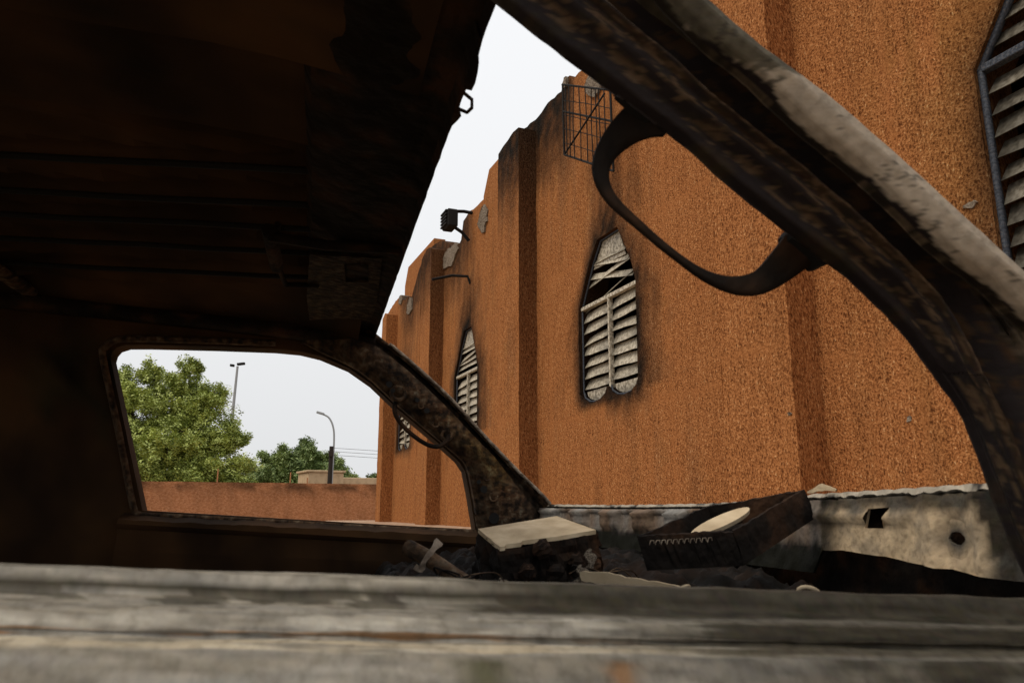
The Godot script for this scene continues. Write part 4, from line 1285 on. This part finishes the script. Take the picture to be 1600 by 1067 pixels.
	for k in 13:
		var lat := lerpf(0.34, 1.72, k / 12.0)
		var row := []
		for j in 11:
			var f := j / 10.0
			row.append(cv(0.66 + 0.75 * f, 0.0 + 0.012 * sin(PI * k / 12.0) - 0.16 * f * f - 0.25 * pow(f, 9.0), -lat))
		brows.append(row)
	add_grid(bn, brows, Vector3.UP, func(p: Vector3, _i: int, _j: int) -> Color: return Color(0.16, 0.13, 0.1) * (1.0 + 0.7 * n1.get_noise_3d(p.x * 6.0, p.y * 6.0, p.z * 6.0)))
	commit("bonnet", bn, M.van_skin, root)
	for z in [-0.33, -1.73]:
		var wn := begin()
		var sgn := 1.0 if z > -1.0 else -1.0
		add_sheet(wn, pv([[0.525, -0.02], [0.66, -0.01], [1.1, -0.07], [1.4, -0.2], [1.42, -0.6], [1.25, -0.62], [1.16, -0.5], [1.0, -0.44], [0.84, -0.5], [0.76, -0.66], [0.525, -0.72]]), [], 0.12, 0.03, func(p: Vector2, d: float) -> Vector3: return cv(p.x, p.y, z - d * sgn), func(p: Vector2) -> Color: return Color(0.15, 0.12, 0.09) * (1.0 + 0.7 * n1.get_noise_2d(p.x * 7.0, p.y * 7.0)))
		commit("wing", wn, M.van_skin, root)
		for wx in [1.0, -1.0]:
			var wh := begin()
			var hub := cv(wx, -0.86, z - 0.09 * sgn)
			add_tube(wh, [hub + Vector3(0, 0, 0.09), hub + Vector3(0, 0, 0.085), hub - Vector3(0, 0, 0.085), hub - Vector3(0, 0, 0.09)], [0.20, 0.235, 0.235, 0.20], 24)
			commit("wheel", wh, M.rust, root)

# ------------------------------------------------------------------ loose things on the dashboard
func loose(called: String, label: String, category: String, at: Vector3) -> Node3D:
	var o := thing(called, label, category, Vector3.ZERO)
	o.transform = Transform3D(van_xf.basis, van_xf * at)
	return o

func prism(st: SurfaceTool, top: Array, bottom: Array, shade = null) -> void:
	var mid := Vector3.ZERO
	for p in top + bottom:
		mid += p / float(top.size() + bottom.size())
	for k in top.size():
		var l := (k + 1) % top.size()
		var q := [top[k], top[l], bottom[l], bottom[k]]
		add_grid(st, [resample([q[0], q[1]], 13), resample([q[0].lerp(q[3], 0.33), q[1].lerp(q[2], 0.33)], 13), resample([q[0].lerp(q[3], 0.66), q[1].lerp(q[2], 0.66)], 13), resample([q[3], q[2]], 13)], (q[0] + q[1] + q[2] + q[3]) * 0.25 - mid, shade, -1)
	for k in range(1, top.size() - 1):
		tri(st, top[0], top[k], top[k + 1], Vector3.UP)
		tri(st, bottom[0], bottom[k], bottom[k + 1], Vector3.DOWN)

func debris() -> void:
	var v := func(p: Array, o: Vector3) -> Vector3: return Vector3(p[0], p[1], p[2]) - o
	# charred block under the pale board
	var o1 := Vector3(0.27, -0.075, -0.98)
	var bl := loose("charred_block", "charred black block on the dashboard carrying a pale tilted board", "debris", o1)
	var st := begin()
	var rows := []
	var loop := [[0.207, -1.0], [0.219, -0.932], [0.245, -0.925], [0.268, -0.935], [0.29, -0.924], [0.315, -0.928], [0.342, -0.932], [0.352, -0.96], [0.338, -1.04], [0.31, -1.05], [0.26, -1.03], [0.225, -1.015], [0.207, -1.0]]
	var top_y := [-0.017, -0.036, -0.032, -0.026, -0.022, -0.017, -0.011, -0.008, 0.004, 0.003, -0.006, -0.012, -0.017]
	for i in 12:
		var f := i / 11.0
		var row := []
		for k in loop.size():
			for s in (6 if k < loop.size() - 1 else 1):
				var a := Vector3(loop[k][0], top_y[k], loop[k][1])
				var l := mini(k + 1, loop.size() - 1)
				var p := a.lerp(Vector3(loop[l][0], top_y[l], loop[l][1]), s / 6.0)
				p.y = lerpf(p.y, -0.11, f)
				var out := Vector3(p.x - 0.275, 0, p.z + 0.98)
				var closed := sin(PI * f)
				p += out * (0.12 * f + (0.10 + 0.1 * closed) * n1.get_noise_3d(p.x * 60.0, p.y * 90.0, p.z * 60.0)) * (0.3 + 0.7 * minf(f * 6.0, 1.0))
				row.append(p - o1)
		rows.append(row)
	for i in rows.size() - 1:
		for j in rows[i].size() - 1:
			var q := [rows[i][j], rows[i][j + 1], rows[i + 1][j + 1], rows[i + 1][j]]
			var out: Vector3 = (q[0] + q[2]) * 0.5
			out.y = 0
			var c := grime(q[0] * 3.0, 1.5) * 0.9
			st.set_smooth_group(-1)
			tri(st, q[0], q[1], q[2], out, Vector2.ZERO, Vector2.ZERO, Vector2.ZERO, c, c, c)
			tri(st, q[0], q[2], q[3], out, Vector2.ZERO, Vector2.ZERO, Vector2.ZERO, c, c, c)
	commit("block_body", st, M.char, bl, false)
	for k in 5:
		var lp := begin()
		var c: Vector3 = [Vector3(0.268, -0.033, -0.922), Vector3(0.31, -0.045, -0.918), Vector3(0.25, -0.06, -0.915), Vector3(0.335, -0.05, -0.925), Vector3(0.285, -0.062, -0.912)][k] - o1
		lumpy(lp, c, [0.011, 0.009, 0.010, 0.010, 0.012][k], k * 7.0)
		commit("burnt_lump", lp, M.char, bl)
	var o2 := Vector3(0.27, -0.01, -0.98)
	var bd := loose("pale_board", "pale beige flat board with a chipped corner lying on the charred block", "board", o2)
	var bs := begin()
	var tp := [[0.206, -0.014, -1.0], [0.212, -0.0215, -0.972], [0.2105, -0.0225, -0.962], [0.217, -0.027, -0.95], [0.2155, -0.0285, -0.944], [0.2195, -0.0325, -0.930], [0.225, -0.0315, -0.929], [0.2275, -0.0295, -0.934], [0.245, -0.0265, -0.931], [0.248, -0.0245, -0.937], [0.290, -0.0175, -0.931], [0.339, -0.0075, -0.93], [0.325, 0.0075, -1.05]]
	prism(bs, tp.map(func(p): return v.call(p, o2)), tp.map(func(p): return v.call(p, o2) - Vector3(0, 0.005, 0)))
	commit("board_body", bs, M.pale_board, bd, false)
	# open charred box
	var o3 := Vector3(0.44, -0.045, -0.82)
	var bx := loose("metal_box", "open charred metal box tipped on the dashboard with a pale disc inside", "box", o3)
	var FL := Vector3(0.338, -0.011, -0.80) - o3
	var FR := Vector3(0.440, -0.001, -0.78) - o3
	var BR := Vector3(0.583, 0.054, -0.86) - o3
	var BL := Vector3(0.462, 0.027, -0.88) - o3
	var dn := Vector3(0.012, -0.035, 0.0)
	var shade := func(p: Vector3, _i: int, _j: int) -> Color: return grime(p * 2.0, 1.3) * 1.1
	var ins := 0.006
	var cen := (FL + FR + BR + BL) * 0.25
	var topo := [FL, FR, BR, BL]
	var inn := topo.map(func(p): return p.lerp(cen, 0.07))
	for k in 4:
		var l := (k + 1) % 4
		var ws := begin()
		var rim := resample([topo[k], topo[l]], 25)
		var rin := resample([inn[k], inn[l]], 25)
		for i in rim.size():
			var nib := Vector3(0, 0.0024 * n1.get_noise_2d(i * 1.3, k * 9.0), 0)
			rim[i] += nib
			rin[i] += nib
		var low := resample([topo[k] + dn, topo[l] + dn], 25)
		var lin := resample([inn[k] + dn, inn[l] + dn], 25)
		var out: Vector3 = (topo[k] + topo[l]) * 0.5 - cen
		var mid := []
		for i in rim.size():
			mid.append(rim[i].lerp(low[i], 0.5) + out.normalized() * 0.006 * n1.get_noise_2d(i * 0.7, k * 5.0))
		add_grid(ws, [rim, mid, low], out, shade, -1)
		add_grid(ws, [rin, lin], -out, shade, -1)
		add_grid(ws, [rim, rin], Vector3.UP, shade, -1)
		commit("box_side", ws, M.char, bx, false)
	var bt := begin()
	quad(bt, inn[0] + dn * 0.7, inn[1] + dn * 0.7, inn[2] + dn * 0.7, inn[3] + dn * 0.7, Vector3.UP)
	quad(bt, topo[0] + dn, topo[1] + dn, topo[2] + dn, topo[3] + dn, Vector3.DOWN)
	commit("box_bottom", bt, M.char, bx, false)
	var sp := begin()   # scroll-like scorched mesh on the front face
	for k in 11:
		var c: Vector3 = FL.lerp(FR, 0.12 + 0.06 * k) + Vector3(0.002, -0.007, 0.004)
		add_tube(sp, [c + Vector3(-0.0025, -0.0025, 0), c + Vector3(-0.0015, 0.002, 0.0006), c + Vector3(0.0018, 0.0026, 0.0006), c + Vector3(0.0028, -0.0005, 0)], [0.0006], 4)
	commit("scorched_trim", sp, M.mortar, bx)
	var o4 := Vector3(0.46, 0.005, -0.84)
	var dc := loose("pale_disc", "pale cream oval disc leaning inside the charred metal box", "disc", o4)
	var d0 := Vector3(0.413, -0.008, -0.822) - o4
	var d1 := Vector3(0.502, 0.026, -0.852) - o4
	var ds := begin()
	var cc := (d0 + d1) * 0.5
	var ax := (d1 - d0) * 0.5
	var bx2 := Vector3(-0.003, 0.0035, -0.010)
	var nn := ax.cross(bx2).normalized()
	if nn.y < 0:
		nn = -nn
	var up := []
	var dw := []
	for k in 28:
		var a := TAU * k / 28.0
		var p := cc + ax * cos(a) + bx2 * sin(a)
		up.append(p + nn * 0.002)
		dw.append(p - nn * 0.003)
	prism(ds, up, dw)
	commit("disc_body", ds, M.pale_board, dc, false)
	# burnt tube with a twisted strip of metal
	var o5 := Vector3(0.15, -0.06, -0.9)
	var tb := loose("burnt_tube", "rusty burnt tube slanting down from the left of the charred block", "tube", o5)
	var ts := begin()
	add_tube(ts, [Vector3(0.113, -0.0385, -0.955) - o5, Vector3(0.135, -0.049, -0.93) - o5, Vector3(0.16, -0.064, -0.89) - o5, Vector3(0.187, -0.080, -0.845) - o5], [0.0095, 0.0095, 0.0085, 0.008], 10)
	commit("tube_body", ts, M.rust, tb)
	var tw := loose("metal_scrap", "twisted pale metal scrap hooked over the burnt tube", "scrap", Vector3(0.132, -0.045, -0.93))
	var t2 := begin()
	strip(t2, [Vector3(0.014, 0.016, 0.004), Vector3(0.004, 0.004, 0.012), Vector3(-0.003, -0.006, 0.012), Vector3(-0.006, -0.016, 0.008), Vector3(-0.013, -0.013, 0.006)], [0.006, 0.003, 0.003, 0.004, 0.004])
	commit("scrap_body", t2, M.mortar, tw, false)
	# pale torn strip and small rings along the sill
	var sp2 := loose("torn_strip", "long pale torn strip lying in front of the charred block", "strip", Vector3(0.27, -0.055, -0.68))
	var t3 := begin()
	strip(t3, [Vector3(-0.018, 0.006, -0.05), Vector3(-0.004, 0.006, -0.025), Vector3(0.008, 0.004, 0.0), Vector3(0.024, 0.004, 0.03), Vector3(0.044, 0.003, 0.06)], [0.004, 0.0065, 0.006, 0.0055, 0.003], Vector3(0, 1, 0.5))
	commit("strip_body", t3, M.pale_board, sp2, false)
	var rags := [[0.305, -0.042, -0.86, 0.0125, "crumpled ashen rag standing between the charred block and the box"], [0.252, -0.048, -0.735, 0.008, "curled ashen flake at the left end of the torn strip"], [0.205, -0.070, -0.86, 0.007, "small pale crumpled scrap at the foot of the burnt tube"]]
	for r in rags:
		var rg := begin()
		for k in 3:
			strip(rg, [Vector3(-r[3] * 0.4 + k * 0.003, -r[3], 0.002 * k), Vector3(r[3] * 0.2, -r[3] * 0.2, 0.004), Vector3(-r[3] * 0.1 + k * 0.004, r[3] * 0.5, 0.0), Vector3(r[3] * 0.3, r[3] * (1.1 - 0.3 * k), -0.003)], [r[3] * 0.3, r[3] * 0.22, r[3] * 0.3, r[3] * 0.1])
		var o := mesh_of("ash_rag", rg, M.ash)
		o.name = numbered("ash_rag")
		add_child(o)
		o.transform = Transform3D(van_xf.basis, van_xf * Vector3(r[0], r[1], r[2]))
		tag(o, r[4], "rag", "ashen rags on the dashboard")
	var tangles := [[Vector3(0.165, -0.066, -0.86), 3, 0.03, "tangle of thin burnt wires beside the foot of the burnt tube"], [Vector3(0.31, -0.056, -0.83), 4, 0.028, "tangle of burnt wires between the charred block and the metal box"]]
	for t in tangles:
		var wt := loose("wire_tangle", t[3], "wire", t[0])
		for k in t[1]:
			var pts := []
			for i in 7:
				pts.append(Vector3((i - 3) * t[2] / 3.0, 0, 0) + Vector3(n1.get_noise_2d(i * 0.6 + k * 9.0, 1.0), 0.55 * n1.get_noise_2d(i * 0.7 + k * 5.0, 8.0) + 0.1, n1.get_noise_2d(i * 0.5 + k * 7.0, 4.0)) * t[2])
			var ws := begin()
			add_tube(ws, smooth_line(pts, 4), [0.0007 + 0.0003 * (k % 3)], 5)
			commit("wire", ws, M.char if k % 3 else M.rust, wt)
	var shard_defs := [[0.294, -0.0475, -0.60, 0.0045, 0.35, "small pale oval ring lying just behind the near sill"], [0.374, -0.0435, -0.55, 0.007, -0.35, "larger pale oval shell on the near sill, right of the ring"]]
	for s in shard_defs:
		var rs := begin()
		var ring := []
		var bb := Basis(Vector3.BACK, s[4])
		for k in 17:
			var a := TAU * k / 16.0
			ring.append(bb * Vector3(cos(a) * s[3] * 1.25, sin(a) * s[3] * 0.55, sin(a) * s[3] * 0.6))
		add_tube(rs, ring, [s[3] * 0.24], 7)
		var o := mesh_of("pale_ring", rs, M.pale_board)
		o.name = numbered("pale_ring")
		add_child(o)
		o.transform = Transform3D(van_xf.basis, van_xf * Vector3(s[0], s[1], s[2]))
		tag(o, s[5], "ring", "pale rings by the sill")

func strip(st: SurfaceTool, pts: Array, half: Array, ref := Vector3.ZERO) -> void:
	st.set_smooth_group(-1)
	var fine := smooth_line(pts, 4)
	var L := []
	for k in fine.size():
		var t: Vector3 = (fine[mini(k + 1, fine.size() - 1)] - fine[maxi(k - 1, 0)]).normalized()
		var f := float(k) / (fine.size() - 1) * (half.size() - 1)
		var w: float = lerpf(half[int(f)], half[mini(int(f) + 1, half.size() - 1)], f - int(f)) * (1.0 + 0.35 * n1.get_noise_2d(k * 5.0, half[0] * 900.0))
		var s := (t.cross(Vector3(0.3, 0.5, 1.0)) if ref == Vector3.ZERO else ref - t * ref.dot(t)).normalized() * w
		var up := s.cross(t).normalized() * 0.0008
		L.append([fine[k] - s + up, fine[k] + s + up, fine[k] + s - up, fine[k] - s - up, fine[k] - s + up])
	for j in 4:
		for k in L.size() - 1:
			var q := [L[k][j], L[k][j + 1], L[k + 1][j + 1], L[k + 1][j]]
			quad(st, q[0], q[1], q[2], q[3], (q[0] + q[1] + q[2] + q[3]) * 0.25 - (fine[k] + fine[k + 1]) * 0.5)

func lumpy(st: SurfaceTool, c: Vector3, r: float, s: float) -> void:
	st.set_smooth_group(-1)
	var rows := []
	for i in 9:
		var row := []
		for j in 13:
			var a := PI * i / 8.0
			var b := TAU * (j % 12) / 12.0
			var d := Vector3(sin(a) * cos(b), cos(a), sin(a) * sin(b))
			row.append(c + d * r * (1.0 + 0.55 * n1.get_noise_3d(d.x * 1.6 + s, d.y * 1.6, d.z * 1.6)))
		rows.append(row)
	for i in 8:
		for j in 12:
			quad(st, rows[i][j], rows[i][j + 1], rows[i + 1][j + 1], rows[i + 1][j], (rows[i][j] + rows[i + 1][j + 1]) * 0.5 - c)

func _ready() -> void:
	# camera
	var cam := Camera3D.new()
	cam.name = "camera"
	cam.fov = 47.24
	cam.near = 0.05
	cam.far = 3000.0
	cam.position = Vector3(0, EYE, 0)
	cam.rotation.x = atan(261.5 / 1220.0)
	var att := CameraAttributesPhysical.new()
	att.frustum_focal_length = 27.45
	att.exposure_aperture = 22.0
	att.frustum_focus_distance = 7.0
	cam.attributes = att
	add_child(cam)
	cam.fov = 47.24
	# overcast sky and a weak, very soft sun from behind the viewer
	var we := WorldEnvironment.new()
	we.name = "environment"
	var env := Environment.new()
	env.background_mode = Environment.BG_SKY
	env.tonemap_mode = Environment.TONE_MAPPER_LINEAR
	env.tonemap_exposure = 1.0
	env.sdfgi_enabled = true
	env.ssao_enabled = true
	env.ssil_enabled = true
	var sky := Sky.new()
	var sm := ProceduralSkyMaterial.new()
	sm.sky_top_color = Color(0.985, 0.99, 1.0)
	sm.sky_horizon_color = Color(0.875, 0.88, 0.885)
	sm.sky_curve = 0.25
	sm.ground_bottom_color = Color(0.45, 0.38, 0.30)
	sm.ground_horizon_color = Color(0.80, 0.79, 0.77)
	sm.sun_angle_max = 1.0
	sky.sky_material = sm
	env.sky = sky
	we.environment = env
	add_child(we)
	var sun := DirectionalLight3D.new()
	sun.name = "sun"
	sun.light_energy = 0.62
	sun.light_angular_distance = 30.0
	sun.light_color = Color(1.0, 0.96, 0.90)
	sun.shadow_enabled = true
	add_child(sun)
	sun.look_at_from_position(Vector3(-6, 10, 3.2), Vector3.ZERO)
	rng.seed = 1
	make_materials()
	var bump := noise_tex(FastNoiseLite.TYPE_SIMPLEX, 0.03, 5, 33, [])
	var skin_t := noise_tex(FastNoiseLite.TYPE_SIMPLEX, 0.02, 6, 34, [[0.0, 0.55, 0.53, 0.50], [0.45, 0.9, 0.9, 0.9], [0.6, 1.0, 1.0, 1.0], [0.9, 1.0, 0.98, 0.94]])
	mat("van_skin", skin_t, 0.7, 9.0, bump, 0.03)
	var ash_t := noise_tex(FastNoiseLite.TYPE_SIMPLEX, 0.05, 5, 35, [[0.0, 0.02, 0.017, 0.013], [0.5, 0.09, 0.07, 0.05], [0.8, 0.28, 0.24, 0.19]])
	mat("ash", ash_t, 0.95, 14.0)
	var floor_t := noise_tex(FastNoiseLite.TYPE_SIMPLEX, 0.02, 5, 36, [[0.0, 0.16, 0.13, 0.10], [0.5, 0.34, 0.29, 0.23], [0.8, 0.45, 0.40, 0.33]])
	mat("bounce_floor", floor_t, 0.95, 2.0)  # unseen floor made pale to bounce light up to the roof
	yard()
	rng.seed = 2
	church()
	van()
	debris()
